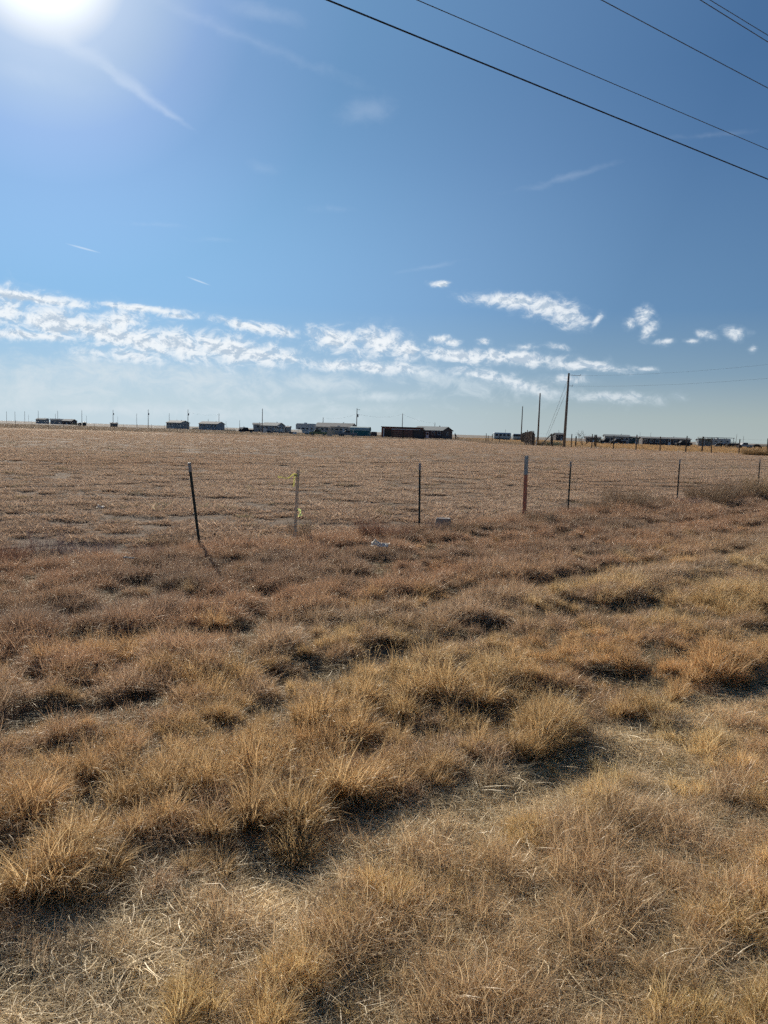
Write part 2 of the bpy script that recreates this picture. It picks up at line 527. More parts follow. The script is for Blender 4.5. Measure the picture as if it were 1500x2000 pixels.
# ---- rougher standing grass beyond the field's far fences
xs = []; ys = []
for k in range(16000):
    Y = random.uniform(180, 420) if random.random() < .6 else random.uniform(118, 200)
    X = random.uniform(-.56, .56) * Y
    if X < 20 and Y < 196 + X * .3 + 0: continue
    if X >= 20 and Y < 143 - (X - 25) * .84: continue
    if X > 10 and 146 - (X - 25) * .84 + 3 < Y < 146 - (X - 25) * .84 + 9: continue
    xs.append(X); ys.append(Y)
x = np.array(xs); y = np.array(ys); n = len(x)
h = .9 * (.6 + .8 * rng.random(n))
T = mixc((.62, .60, .56), (.95, .78, .52), sstep(20, 50, x)) * (.8 + .4 * rng.random(n))[:, None]
scatter('rangeland_grass', 'low', np.stack([x, y, np.zeros(n)], 1), rots(n), np.stack([h * 1.6, h * 1.6, h * 1.0], 1), T,
        'rough standing dry grass beyond the far fences')
print('tufts', NT, NF, NL)

# ------------------------------------------------------------------ ground
def graded(a0, a1, fine0, fine1, step, ratio=1.09):
    c = list(np.arange(fine0, fine1, step))
    d = step; v = c[-1]
    while v < a1: d *= ratio; v += d; c.append(v)
    d = step; v = c[0]; pre = []
    while v > a0: d *= ratio; v -= d; pre.append(v)
    return np.array(pre[::-1] + c)


gx = graded(-12000, 12000, -8, 16, .09)
gy = graded(-200, 14000, .2, 24, .09)
X, Y = np.meshgrid(gx, gy)
Z = height(X, Y)
V = np.stack([X, Y, Z], 2).reshape(-1, 3)
W = len(gx); H = len(gy)
k = (np.arange(H - 1)[:, None] * W + np.arange(W - 1)[None])
Q = np.stack([k, k + 1, k + W + 1, k + W], 2).reshape(-1, 4)
me = bpy.data.meshes.new('ground')
me.vertices.add(len(V)); me.vertices.foreach_set('co', V.astype(np.float32).ravel())
me.loops.add(Q.size); me.loops.foreach_set('vertex_index', Q.astype(np.int32).ravel())
me.polygons.add(len(Q)); me.polygons.foreach_set('loop_start', np.arange(0, Q.size, 4, dtype=np.int32))
me.polygons.foreach_set('loop_total', np.full(len(Q), 4, dtype=np.int32))
me.polygons.foreach_set('use_smooth', np.ones(len(Q), bool)); me.update()
gm = bpy.data.materials.new('soil_and_thatch'); gm.use_nodes = True
nt = gm.node_tree; N = nt.nodes; L = nt.links; N.clear()


def nmath(op, a, b=None, c=None, clamp=False):
    n_ = N.new('ShaderNodeMath'); n_.operation = op; n_.use_clamp = clamp
    for i_, v_ in enumerate((a, b, c)):
        if v_ is None: continue
        if isinstance(v_, (int, float)): n_.inputs[i_].default_value = v_
        else: L.new(v_, n_.inputs[i_])
    return n_.outputs[0]


def nmap(v, a, b, c=0., d=1., smooth=True):
    n_ = N.new('ShaderNodeMapRange'); n_.interpolation_type = 'SMOOTHSTEP' if smooth else 'LINEAR'
    L.new(v, n_.inputs['Value'])
    for nm, val in (('From Min', a), ('From Max', b), ('To Min', c), ('To Max', d)): n_.inputs[nm].default_value = val
    return n_.outputs[0]


def nnoise(vec, scale, detail=5, rough=.6, dist=0.):
    n_ = N.new('ShaderNodeTexNoise'); n_.inputs['Scale'].default_value = scale; n_.inputs['Detail'].default_value = detail
    n_.inputs['Roughness'].default_value = rough; n_.inputs['Distortion'].default_value = dist
    L.new(vec, n_.inputs['Vector']); return n_.outputs['Fac']


def nmix(f, a, b):
    n_ = N.new('ShaderNodeMix'); n_.data_type = 'RGBA'
    for nm, v_ in (('Factor', f), ('A', a), ('B', b)):
        if isinstance(v_, (tuple, list)): n_.inputs[nm].default_value = (*v_, 1)
        elif isinstance(v_, (int, float)): n_.inputs[nm].default_value = v_
        else: L.new(v_, n_.inputs[nm])
    return n_.outputs['Result']


go = N.new('ShaderNodeOutputMaterial'); gp = N.new('ShaderNodeBsdfPrincipled')
L.new(gp.outputs[0], go.inputs[0]); gp.inputs['Roughness'].default_value = .95; gp.inputs['Specular IOR Level'].default_value = .1
ge = N.new('ShaderNodeNewGeometry'); pos = ge.outputs['Position']
sx = N.new('ShaderNodeSeparateXYZ'); L.new(pos, sx.inputs[0])
sv = nmath('ADD', nmath('MULTIPLY', nmath('SUBTRACT', sx.outputs[0], FP.x), FN.x), nmath('MULTIPLY', nmath('SUBTRACT', sx.outputs[1], FP.y), FN.y))
fine = nnoise(pos, 14, 8, .75); mid = nnoise(pos, 1.6, 6, .7); big = nnoise(pos, .09, 5, .6)
fieldc = nmix(nmap(fine, .35, .65), (.085, .058, .036), (.23, .16, .105))
fieldc = nmix(nmap(mid, .4, .62), (.11, .075, .048), fieldc)
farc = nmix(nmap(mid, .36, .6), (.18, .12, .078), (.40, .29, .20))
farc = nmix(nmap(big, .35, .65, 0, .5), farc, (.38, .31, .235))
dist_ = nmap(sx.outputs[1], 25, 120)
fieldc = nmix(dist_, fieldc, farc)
vergec = nmix(nmap(fine, .35, .7), (.085, .056, .032), (.31, .225, .135))
tv = nmath('ADD', nmath('MULTIPLY', nmath('SUBTRACT', sx.outputs[0], FP.x), FD.x), nmath('MULTIPLY', nmath('SUBTRACT', sx.outputs[1], FP.y), FD.y))
qv = nmath('SUBTRACT', sv, nmath('MULTIPLY', tv, .09))
track = nmap(qv, 6.65, 6.95)
vergec = nmix(nmath('MULTIPLY', track, .7), vergec, nmix(nmap(fine, .3, .6), (.13, .10, .06), (.48, .39, .26)))
base = nmix(nmap(sv, -.4, .3), fieldc, vergec)
# beyond the far fences
lft = nmath('SUBTRACT', sx.outputs[1], nmath('ADD', nmath('MULTIPLY', sx.outputs[0], .3), 198.))
isl = nmath('MULTIPLY', nmap(lft, 0, 3), nmap(sx.outputs[0], 45, 30))
rgt = nmath('SUBTRACT', sx.outputs[1], nmath('SUBTRACT', 163., nmath('MULTIPLY', sx.outputs[0], .84)))
isr = nmath('MULTIPLY', nmap(rgt, 0, 2), nmap(sx.outputs[0], 24, 32))
greyc = nmix(nmap(mid, .3, .7), (.13, .115, .095), (.24, .20, .16))
rightc = nmix(nmap(mid, .3, .65), (.22, .15, .085), (.38, .28, .16))
base = nmix(isl, base, greyc); base = nmix(isr, base, nmix(nmap(sx.outputs[1], 200, 420), rightc, greyc))
L.new(base, gp.inputs['Base Color'])
bp = N.new('ShaderNodeBump'); bp.inputs['Strength'].default_value = .9; bp.inputs['Distance'].default_value = .05
L.new(nmath('ADD', nmath('MULTIPLY', fine, .4), mid), bp.inputs['Height']); L.new(bp.outputs[0], gp.inputs['Normal'])
me.materials.append(gm)
g = bpy.data.objects.new('ground', me); C.objects.link(g); tagd(g, kind='structure')

# the dirt road behind the far right fence
road = MB()
rv = []; rf = []
for i in range(41):
    X = 12 + i * 3.5
    Yc = 152 - (X - 25) * .84 + .5 * math.sin(X * .2)
    wv = 2.2 + .3 * math.sin(X * .7)
    rv += [(X, Yc - wv, .03), (X, Yc + wv, .03)]
for i in range(40): rf.append((2 * i, 2 * i + 2, 2 * i + 3, 2 * i + 1))
road.add(rv, rf)
o = road.build('dirt_road', mat('pale_dirt', (.50, .42, .33), .95, noise=.2, nscale=.8))
tagd(o, kind='structure')

# ------------------------------------------------------------------ sky
w = bpy.data.worlds.new('World'); sc.world = w; w.use_nodes = True
nt = w.node_tree; N = nt.nodes; L = nt.links; N.clear()
wo = N.new('ShaderNodeOutputWorld'); bg = N.new('ShaderNodeBackground'); L.new(bg.outputs[0], wo.inputs[0])
STR = .1
EXP = 2 ** -.45
bg.inputs['Strength'].default_value = STR * EXP
sky = N.new('ShaderNodeTexSky'); sky.sky_type = 'NISHITA'; sky.sun_disc = False
sky.sun_elevation = R(SUN_EL); sky.sun_rotation = R(SUN_AZ)
sky.air_density = 1.0; sky.dust_density = .1; sky.ozone_density = 1.6; sky.altitude = 1000
tc = N.new('ShaderNodeTexCoord'); dirv = tc.outputs['Generated']
sx = N.new('ShaderNodeSeparateXYZ'); L.new(dirv, sx.inputs[0])
az = nmath('MULTIPLY', nmath('ARCTAN2', sx.outputs[0], sx.outputs[1]), 180 / PI)
el = nmath('MULTIPLY', nmath('ARCSINE', sx.outputs[2]), 180 / PI)
cv = N.new('ShaderNodeCombineXYZ'); L.new(az, cv.inputs[0]); L.new(el, cv.inputs[1])
cvw = N.new('ShaderNodeCombineXYZ'); L.new(az, cvw.inputs[0]); L.new(nmath('MULTIPLY', el, 1.5), cvw.inputs[1])
# warp so that no cloud bank keeps a smooth outline
wn = N.new('ShaderNodeTexNoise'); wn.inputs['Scale'].default_value = .45; wn.inputs['Detail'].default_value = 3
L.new(cvw.outputs[0], wn.inputs['Vector'])
wv = N.new('ShaderNodeVectorMath'); wv.operation = 'MULTIPLY_ADD'
L.new(wn.outputs['Color'], wv.inputs[0]); wv.inputs[1].default_value = (1.6, .7, 0); wv.inputs[2].default_value = (-.8, -.35, 0)
wa = N.new('ShaderNodeVectorMath'); wa.operation = 'ADD'; L.new(wv.outputs[0], wa.inputs[0]); L.new(cv.outputs[0], wa.inputs[1])


def bank(lst, src):
    acc = None
    for (px, py, hw, hh, rot, wt) in lst:
        a0, e0 = azel(px, py)
        a1, e1 = azel(px + hw * math.cos(R(rot)), py + hw * math.sin(R(rot)))
        a2, e2 = azel(px - hh * math.sin(R(rot)), py + hh * math.cos(R(rot)))
        mp = N.new('ShaderNodeMapping'); mp.vector_type = 'TEXTURE'
        mp.inputs['Location'].default_value = (a0, e0, 0)
        mp.inputs['Rotation'].default_value = (0, 0, math.atan2(e1 - e0, a1 - a0))
        mp.inputs['Scale'].default_value = (math.hypot(a1 - a0, e1 - e0), math.hypot(a2 - a0, e2 - e0), 1)
        L.new(src, mp.inputs[0])
        ln = N.new('ShaderNodeVectorMath'); ln.operation = 'LENGTH'; L.new(mp.outputs[0], ln.inputs[0])
        v = nmath('MULTIPLY', nmath('SUBTRACT', 1.15, ln.outputs['Value']), wt)
        acc = v if acc is None else nmath('MAXIMUM', acc, v)
    return acc


CUM = [(60, 582, 150, 13, 6, .9), (270, 602, 120, 8, 8, .8), (350, 618, 40, 6, 6, .7), (15, 605, 60, 40, 0, .8), (100, 628, 120, 34, 8, 1),
       (235, 626, 48, 30, 0, 1), (60, 655, 120, 13, 2, 1), (210, 652, 120, 26, 10, 1), (330, 672, 150, 32, 10, 1), (440, 680, 140, 28, 9, 1),
       (510, 692, 90, 22, 12, 1), (490, 638, 80, 11, 10, .9), (560, 652, 22, 11, 0, .8), (250, 694, 100, 15, 4, .8), (655, 662, 55, 24, 4, 1),
       (735, 668, 48, 30, 0, 1), (795, 683, 36, 26, 0, 1), (650, 712, 80, 11, 3, .9), (740, 717, 110, 12, 4, .9), (900, 693, 90, 14, 3, 1),
       (1010, 701, 120, 15, 4, 1), (1140, 715, 100, 9, 5, 1), (860, 663, 22, 9, 0, .8), (885, 668, 14, 7, 0, .7), (951, 667, 14, 6, 0, .8),
       (1025, 676, 26, 6, 0, .6), (1085, 678, 24, 5, 5, .6), (940, 732, 80, 11, 8, .8), (1020, 752, 75, 12, 14, .75), (1000, 590, 80, 15, 8, 1),
       (1072, 600, 60, 20, 8, 1.05), (1112, 618, 32, 20, 20, 1), (1163, 626, 8, 14, 30, .8), (1230, 632, 16, 9, -10, .9), (1258, 618, 14, 16, 20, .9),
       (1268, 640, 13, 20, 30, .9), (1295, 667, 13, 7, 0, .8), (1350, 666, 12, 6, 0, .7), (1380, 655, 14, 8, 20, .7), (1436, 652, 25, 11, 12, .95),
       (1475, 684, 10, 6, 0, .7), (857, 555, 17, 6, 4, .85), (1110, 741, 40, 9, 0, .75), (1210, 776, 90, 10, 2, .7), (1270, 724, 20, 5, 0, .7)]
VEIL = [(620, 748, 95, 20, 5, .9), (200, 730, 210, 34, 0, .8), (60, 765, 200, 40, 0, .7), (400, 745, 170, 35, 5, .8), (740, 775, 90, 10, 0, .7),
        (250, 800, 420, 14, 2, .6), (900, 745, 160, 22, 8, .5), (560, 800, 200, 12, 0, .4)]
WISP = [(130, 70, 170, 26, 33, .9), (60, 150, 150, 30, 12, .6), (715, 215, 70, 34, -8, .9), (520, 328, 40, 16, 10, .5), (1110, 345, 130, 9, -16, .7), (1390, 262, 130, 7, -6, .45), (840, 520, 80, 6, -12, .6),
        (510, 22, 100, 22, 12, .8), (470, 70, 330, 17, 21, .6), (270, 180, 130, 10, 35, .8), (650, 408, 50, 10, 0, .4), (300, 440, 80, 6, 3, .45), (410, 468, 60, 5, 3, .45)]
TRAIL = [(163, 485, 36, 2.2, 15, 1.), (388, 549, 26, 2.0, 20, 1.)]
ecum = bank(CUM, wa.outputs[0])
fb = nnoise(cvw.outputs[0], .75, 11, .68, .45)
dn = nmath('ADD', nmath('MULTIPLY', ecum, .85), nmath('MULTIPLY', nmath('SUBTRACT', fb, .5), 2.2))
acum = nmath('MULTIPLY', nmap(dn, -.08, .80), nmap(az, 0, 30, 1., .74))
# self shading: sample the billows a little towards the sun
of = N.new('ShaderNodeVectorMath'); of.operation = 'ADD'; L.new(cvw.outputs[0], of.inputs[0]); of.inputs[1].default_value = (-.22, .42, 0)
fb2 = nnoise(of.outputs[0], .75, 11, .68, .45)
shade = nmap(nmath('ADD', nmath('SUBTRACT', fb2, fb), nmath('MULTIPLY', nmap(dn, .5, 1.1), .09)), -.03, .11)
eveil = bank(VEIL, cv.outputs[0])
fv = nnoise(cvw.outputs[0], .5, 9, .68, .5)
av = nmath('MULTIPLY', nmap(nmath('ADD', nmath('MULTIPLY', eveil, .6), nmath('MULTIPLY', nmath('SUBTRACT', fv, .5), 1.7)), -.15, .72), .85)
ewisp = bank(WISP, wa.outputs[0])
aw = nmath('MULTIPLY', nmap(nmath('ADD', ewisp, nmath('SUBTRACT', fv, .5)), 0., 1.2), .15)
etr = bank(TRAIL, cv.outputs[0]); at_ = nmath('MULTIPLY', nmap(etr, 0, .9), .38)


def S(c): return tuple(v / STR for v in c)


# tone of the clear sky
def nramp(v, stops):
    r_ = N.new('ShaderNodeValToRGB'); L.new(v, r_.inputs[0]); e_ = r_.color_ramp.elements
    e_[0].position = 0; e_[0].color = (*stops[0][1], 1); e_[1].position = 1; e_[1].color = (*stops[-1][1], 1)
    for p_, c_ in stops[1:]:
        if p_ < .9999: e_.new(p_).color = (*c_, 1)
    return r_.outputs[0]


def vscale(c, k):
    v_ = N.new('ShaderNodeVectorMath'); v_.operation = 'SCALE'; L.new(c, v_.inputs[0]); v_.inputs['Scale'].default_value = k
    return v_.outputs[0]


clear = nramp(nmap(el, 0, 60, 0, 1, False), [(0, (.38, .44, .43)), (.027, (.345, .415, .405)), (.075, (.20, .31, .405)), (.148, (.106, .22, .385)), (.31, (.062, .148, .31)), (.40, (.047, .124, .277)), (1, (.03, .075, .18))])
dp = N.new('ShaderNodeVectorMath'); dp.operation = 'DOT_PRODUCT'; L.new(dirv, dp.inputs[0])
dp.inputs[1].default_value = (math.sin(R(SUN_AZ)) * math.cos(R(SUN_EL)), math.cos(R(SUN_AZ)) * math.cos(R(SUN_EL)), math.sin(R(SUN_EL)))
ang = nmath('MULTIPLY', nmath('ARCCOSINE', dp.outputs['Value'], clamp=False), 180 / PI)
glow = vscale(nramp(nmap(ang, 0, 60, 0, 1, False), [(0.0000, (1.0000, 1.0000, 1.0000)), (0.0333, (0.42, 0.42, 0.42)), (0.0500, (0.285, 0.285, 0.278)), (0.0667, (0.2059, 0.2088, 0.2000)), (0.0817, (0.1353, 0.1529, 0.1706)), (0.1100, (0.1074, 0.1279, 0.1500)), (0.1567, (0.0662, 0.0897, 0.1294)), (0.2067, (0.0441, 0.0691, 0.1029)), (0.3067, (0.0294, 0.0529, 0.0765)), (0.5100, (0.0182, 0.0306, 0.0459)), (0.7000, (0.0059, 0.0103, 0.0162)), (0.8333, (0.0029, 0.0050, 0.0082)), (0.9500, (0.0000, 0.0000, 0.0000))]), 3.4)
gs = N.new('ShaderNodeVectorMath'); gs.operation = 'SCALE'; L.new(glow, gs.inputs[0]); L.new(nmap(el, 24, 8, 1, 1.7), gs.inputs['Scale']); glow = gs.outputs[0]
ad = N.new('ShaderNodeVectorMath'); ad.operation = 'ADD'; L.new(clear, ad.inputs[0]); L.new(glow, ad.inputs[1])
base = nmix(.012, vscale(ad.outputs[0], 1 / STR), sky.outputs[0])
col = nmix(aw, base, S((.80, .88, 1.0)))
est = bank([(250, 162, 125, 16, 36, 1.), (140, 90, 100, 24, 30, .9), (325, 218, 55, 9, 34, .8)], wa.outputs[0])
col = nmix(nmath('MULTIPLY', nmap(nmath('ADD', est, nmath('MULTIPLY', nmath('SUBTRACT', fv, .5), .6)), .0, 1.0), .20), col, S((.80, .88, .98)))
col = nmix(at_, col, S((.85, .92, 1.0)))
col = nmix(av, col, S((.68, .77, .83)))
col = nmix(nmath('MULTIPLY', nmap(el, 7, .5, 0, .45), nmap(az, 20, -20, .2, 1.)), col, S((.62, .71, .76)))
col = nmix(nmath('MULTIPLY', nmap(dn, -.45, .3), .13), col, S((.62, .74, .86)))
cc = nmix(shade, S((.90, .94, .97)), S((.50, .60, .71)))
col = nmix(nmath('MULTIPLY', acum, nmap(el, .5, 6, .35, .95)), col, cc)
L.new(col, bg.inputs['Color'])
w.cycles.sampling_method = 'MANUAL'; w.cycles.sample_map_resolution = 512

sd = bpy.data.lights.new('sun', 'SUN'); so = bpy.data.objects.new('sun', sd); C.objects.link(so)
sd.energy = 5.0; sd.angle = R(.53); sd.color = (1, .93, .82)
sdir = Vector((math.sin(R(SUN_AZ)) * math.cos(R(SUN_EL)), math.cos(R(SUN_AZ)) * math.cos(R(SUN_EL)), math.sin(R(SUN_EL))))
so.rotation_euler = sdir.to_track_quat('Z', 'Y').to_euler(); so.location = sdir * 60
sc.view_settings.view_transform = 'Standard'; sc.view_settings.look = 'None'
sc.view_settings.exposure = .45; sc.view_settings.gamma = 1
sc.cycles.max_bounces = 5; sc.cycles.diffuse_bounces = 2; sc.cycles.transmission_bounces = 3; sc.cycles.glossy_bounces = 1
sc.cycles.sample_clamp_indirect = 4
sc.cycles.use_denoising = False
sc.cycles.use_adaptive_sampling = True; sc.cycles.adaptive_threshold = .04; sc.cycles.adaptive_min_samples = 16

# ================================================================== things
steel = mat('green_steel', (.020, .036, .028), .6, noise=.3, nscale=9, spec=.4, dark=(.022, .018, .014))
tipm = mat('pale_post_tip', (.36, .34, .31), .6, noise=.15, nscale=20)
rusty = mat('rusty_paint', (.55, .20, .12), .8, noise=.15, nscale=14, bump=.4, dark=(.30, .13, .08))
galv = mat('weathered_zinc', (.34, .37, .38), .5, .5, noise=.2, nscale=12)
wirem = mat('fence_wire', (.16, .14, .12), .6, .6, noise=.2, nscale=30)
lath = mat('lath_wood', (.78, .58, .38), .85, noise=.2, nscale=8, bump=.3, stretch=(6, 6, .6))
oldwood = mat('old_wood', (.19, .15, .12), .9, noise=.3, nscale=7, bump=.6, stretch=(5, 5, .5))
darkwood = mat('dark_wood', (.075, .058, .047), .9, noise=.3, nscale=7, bump=.6, stretch=(5, 5, .5))
black = mat('black_rubber', (.012, .012, .013), .6, noise=.1)
cablem = mat('cable_sheath', (.018, .020, .024), .5, noise=.1)
alum = mat('aluminium_strand', (.11, .12, .13), .55, .3, noise=.1)


def film(name, col, tr=.55):
    m = mat(name, col, .5, noise=.06, nscale=15)
    nt_ = m.node_tree; p = nt_.nodes['Principled BSDF']; out = nt_.nodes['Material Output']
    t = nt_.nodes.new('ShaderNodeBsdfTranslucent'); t.inputs[0].default_value = (*col, 1)
    x = nt_.nodes.new('ShaderNodeMixShader'); x.inputs[0].default_value = tr
    nt_.links.new(p.outputs[0], x.inputs[1]); nt_.links.new(t.outputs[0], x.inputs[2]); nt_.links.new(x.outputs[0], out.inputs[0])
    return m


def gz(v): return float(height(np.array([v.x]), np.array([v.y]))[0])


# ---- the near fence: one thing
fence = empty('wire_fence', (FP.x, FP.y, 0), math.atan2(FD.y, FD.x), 'low barbed wire fence on leaning steel posts between verge and grazed field', 'fence')


def t_post(px, top_px, lean_along, lean_across, h):
    """T-section steel post with studs; its own frame: x along the fence, y away from the camera"""
    t0 = fence_t(px); wp = FP + FD * t0
    r = bpy.data.objects.new('steel_post', None)
    m_ = MB()
    b_, th, st_ = .019, .0035, .022
    m_.box(-b_, b_, -th, th, -.4, h); m_.box(-th, th, th, st_, -.4, h)
    for k in range(int((h - .1) / .055)):
        z = .12 + k * .055
        if z < h - .02: m_.box(-.006, .006, -th - .007, -th, z, z + .014)
    m_.box(-.024, .024, -th - .002, st_ + .002, -.3, -.1)
    o = m_.build('steel_post', steel, fence, bevel=.0015)
    o.location = (t0, 0, gz(wp))
    o.rotation_euler = (lean_across, lean_along, 0)
    c = MB()
    c.box(-b_ - .002, b_ + .002, -th - .002, th + .002, h - .0, h + .115).box(-th - .002, th + .002, th + .002, st_ + .002, h - .0, h + .115)
    c.box(-.006, .006, -th - .01, -th - .002, h + .03, h + .044); c.box(-.006, .006, -th - .01, -th - .002, h + .08, h + .094)
    c.build('painted_tip', tipm, o)
    # twisted wire clips where the strands pass
    for zc in (.28, .50, .72, .94):
        MB().tube([(-b_ - .004, -th - .004, zc), (-b_ - .004, st_ * .6, zc + .004), (b_ + .004, st_ * .6, zc + .004), (b_ + .004, -th - .004, zc)], .002, 5).build('wire_clip', galv, o)
    return o


POSTS = [(391, 0, -.16, .03, 1.04), (819, 0, -.06, .02, 1.00), (1109, 0, -.022, .02, 1.0), (1322, 0, .006, 0, 1.03), (1479, 0, .004, 0, 1.02)]
for i, (px, tp, la, lc, h) in enumerate(POSTS): t_post(px, tp, la, lc, h)
# posts just outside the picture carry the strands on
for t0 in (-4.1, fence_t(1479) + 5.0, fence_t(1479) + 10.2):
    m_ = MB(); m_.box(-.019, .019, -.0035, .0035, -.4, 1.05).box(-.0035, .0035, .0035, .022, -.4, 1.05)
    o = m_.build('steel_post', steel, fence, bevel=.0015); o.location = (t0, 0, 0); o.rotation_euler = (0, .03, 0)
# the wider rusty post
t0 = fence_t(1023); wp = FP + FD * t0
m_ = MB()
m_.box(-.036, .036, -.006, .006, -.4, .86).box(-.036, -.028, .006, .034, -.4, .86).box(.028, .036, .006, .034, -.4, .86)
rp = m_.build('channel_post', rusty, fence, bevel=.002); rp.location = (t0, -.02, gz(wp)); rp.rotation_euler = (.02, -.045, 0)
tagd(rp, 'wide rust red channel post with bare grey metal top')
m_ = MB(); m_.box(-.037, .037, -.0075, .0075, .86, 1.22).box(-.037, -.027, .0075, .035, .86, 1.22).box(.027, .037, .0075, .035, .86, 1.22)
m_.build('bare_top', galv, rp, bevel=.002)
for zc in (.3, .6, .9, 1.1): MB().tube([(0, -.012, zc), (0, .012, zc)], .008, 8).build('bolt', galv, rp)
# five strands, each sagging a little between posts, with barbs
ts = [-4.1] + [fence_t(p[0]) for p in POSTS] + [fence_t(1479) + 5.0, fence_t(1479) + 10.2]
ts.insert(3, fence_t(1023))
ts = sorted(ts)
LEAN = {0: -.1}
for zi, zh in enumerate((.26, .48, .70, .93, 1.145)):
    pts = []; bb = MB()
    for a, b in zip(ts[:-1], ts[1:]):
        nseg = 14
        for k in range(nseg + (b == ts[-1])):
            u = k / nseg; tt = a + (b - a) * u
            off = -.15 * zh * math.exp(-((tt) / 1.6) ** 2)
            pts.append((tt + off, -.012 + .004 * math.sin(tt * 9), zh + (.012 * math.sin(zi * 3 + a) - .03 * 4 * u * (1 - u) * (1.2 - .15 * zi)) + .003 * math.sin(tt * 40)))
    o = MB()
    o.tube(pts, .0019, 5)
    for k in range(int((ts[-1] - ts[0]) / .13)):
        tt = ts[0] + .05 + k * .13
        j = min(range(len(pts)), key=lambda q: abs(pts[q][0] - tt)); j2 = min(j + 1, len(pts) - 1)
        if pts[j2][0] - pts[j][0] > 0: f_ = max(-.5, min(1.5, (tt - pts[j][0]) / (pts[j2][0] - pts[j][0])))
        else: f_ = 0
        p_ = Vector(pts[j]).lerp(Vector(pts[j2]), f_)
        a = random.uniform(0, PI)
        dv = Vector((.3, math.cos(a), math.sin(a))) * .013
        o.tube([p_ - dv, p_ + dv], .0014, 4)
    o.build('wire', wirem, fence)

# ---- survey lath with two ribbons
t0 = fence_t(585.5) ; wp = FP + FD * t0 - FN * .12
lt = empty('survey_stake', (wp.x, wp.y, gz(wp)), 0, 'bare wooden survey stake with yellow ribbon tied round its top', 'stake')
LH = 1.02
m_ = MB(); m_.add([(-.022, -.006, -.2), (.022, -.006, -.2), (.022, .006, -.2), (-.022, .006, -.2), (-.022, -.006, LH), (.022, -.006, LH + .008), (.022, .006, LH + .008), (-.022, .006, LH)],
                  [(0, 3, 2, 1), (4, 5, 6, 7), (0, 1, 5, 4), (1, 2, 6, 5), (2, 3, 7, 6), (3, 0, 4, 7)])
o = m_.build('lath', lath, lt, bevel=.001); o.rotation_euler = (0, .03, 0)
rib = film('yellow_ribbon', (.70, .68, .36))
rib2 = film('faded_ribbon', (.92, .95, .62))


def ribbon(path, wid, m, parent, name='ribbon'):
    V = []; Fc = []
    for i, (p, wv) in enumerate(path):
        p = Vector(p); wv = Vector(wv).normalized() * wid / 2; nrm = Vector((0, .0006, 0))
        V += [p - wv, p + wv, p + wv + nrm, p - wv + nrm]
    for i in range(len(path) - 1):
        a = i * 4; b = a + 4
        for k in range(4): Fc.append((a + k, a + (k + 1) % 4, b + (k + 1) % 4, b + k))
    Fc += [(3, 2, 1, 0), tuple(len(V) - 4 + k for k in range(4))]
    return MB().add(V, Fc).build(name, m, parent, smooth=False)


ribbon([((.0, -.010, LH - .10), (.2, 0, 1)), ((.022, -.014, LH - .085), (.1, 0, 1)), ((-.02, -.016, LH - .06), (0, 0, 1)), ((-.05, -.02, LH - .075), (.1, -.3, 1)), ((-.09, -.03, LH - .11), (.3, -.5, 1)),
        ((-.13, -.035, LH - .125), (.4, -.9, .8)), ((-.17, -.03, LH - .12), (.2, -1, .5)), ((-.205, -.02, LH - .105), (.1, -.9, .6)), ((-.235, -.02, LH - .115), (.1, -.4, 1)), ((-.26, -.015, LH - .10), (.2, -.6, .8))], .024, rib, lt)
ribbon([((-.022, -.012, LH - .075), (0, 0, 1)), ((.024, -.0125, LH - .07), (0, 0, 1)), ((.026, .012, LH - .07), (0, 0, 1)), ((-.024, .012, LH - .07), (0, 0, 1)), ((-.026, -.012, LH - .08), (0, 0, 1))], .026, rib, lt, 'knot')
ribbon([((-.015, -.012, LH - .06), (1, 0, .1)), ((-.02, -.02, LH - .13), (1, .2, 0)), ((-.022, -.018, LH - .19), (.9, -.3, 0)), ((-.03, -.02, LH - .24), (1, .3, .1))], .02, rib, lt, 'ribbon_tail')
# scrap of ribbon caught lower down, on the weeds behind the stake
sp_ = Vector((wp.x + .055, wp.y + .02, gz(wp) + .42))
sc_ = empty('ribbon_scrap', (sp_.x, sp_.y, gz(wp)), 0, 'pale yellow ribbon scrap tangled on a stem just right of the survey stake', 'ribbon')
ribbon([((-.05, 0, .43), (0, 0, 1)), ((-.01, -.02, .45), (.2, .4, 1)), ((.03, .01, .42), (0, .5, 1)), ((.01, -.02, .38), (.8, .2, .7)), ((.035, -.03, .36), (.9, .2, .3)), ((.0, 0, .345), (1, 0, .4)), ((.02, .0, .44), (.4, .2, 1))], .04, rib2, sc_)
MB().tube([(0, 0, -.05), (.01, .01, .2), (0, 0, .44)], .003, 5).build('stem', lath, sc_)

# ---- upturned grey tub in the weeds
tp = at(865, 12.75)
tub = empty('upturned_tub', (tp.x, tp.y, gz(tp) - .07), .3, 'milky grey upturned plastic tub half hidden in weeds behind the fence', 'tub')
tubm = film('milky_plastic', (.36, .30, .255), .35)
m_ = MB(); NN = 28
prof = [(.150, 0), (.150, .012), (.143, .014), (.141, .035), (.147, .037), (.147, .047), (.139, .05), (.122, .235), (.117, .243), (.10, .240), (.095, .236), (.0, .236)]
V = [(r_ * (1 + .05 * math.cos(4 * 2 * PI * k / NN)) * math.cos(2 * PI * k / NN), r_ * math.sin(2 * PI * k / NN), z) for r_, z in prof[:-1] for k in range(NN)] + [(0, 0, .236)]
Fc = [(j * NN + k, j * NN + (k + 1) % NN, (j + 1) * NN + (k + 1) % NN, (j + 1) * NN + k) for j in range(len(prof) - 2) for k in range(NN)]
Fc += [((len(prof) - 2) * NN + k, (len(prof) - 2) * NN + (k + 1) % NN, len(V) - 1) for k in range(NN)]
m_.add(V, Fc); m_.build('shell', tubm, tub, smooth=False)
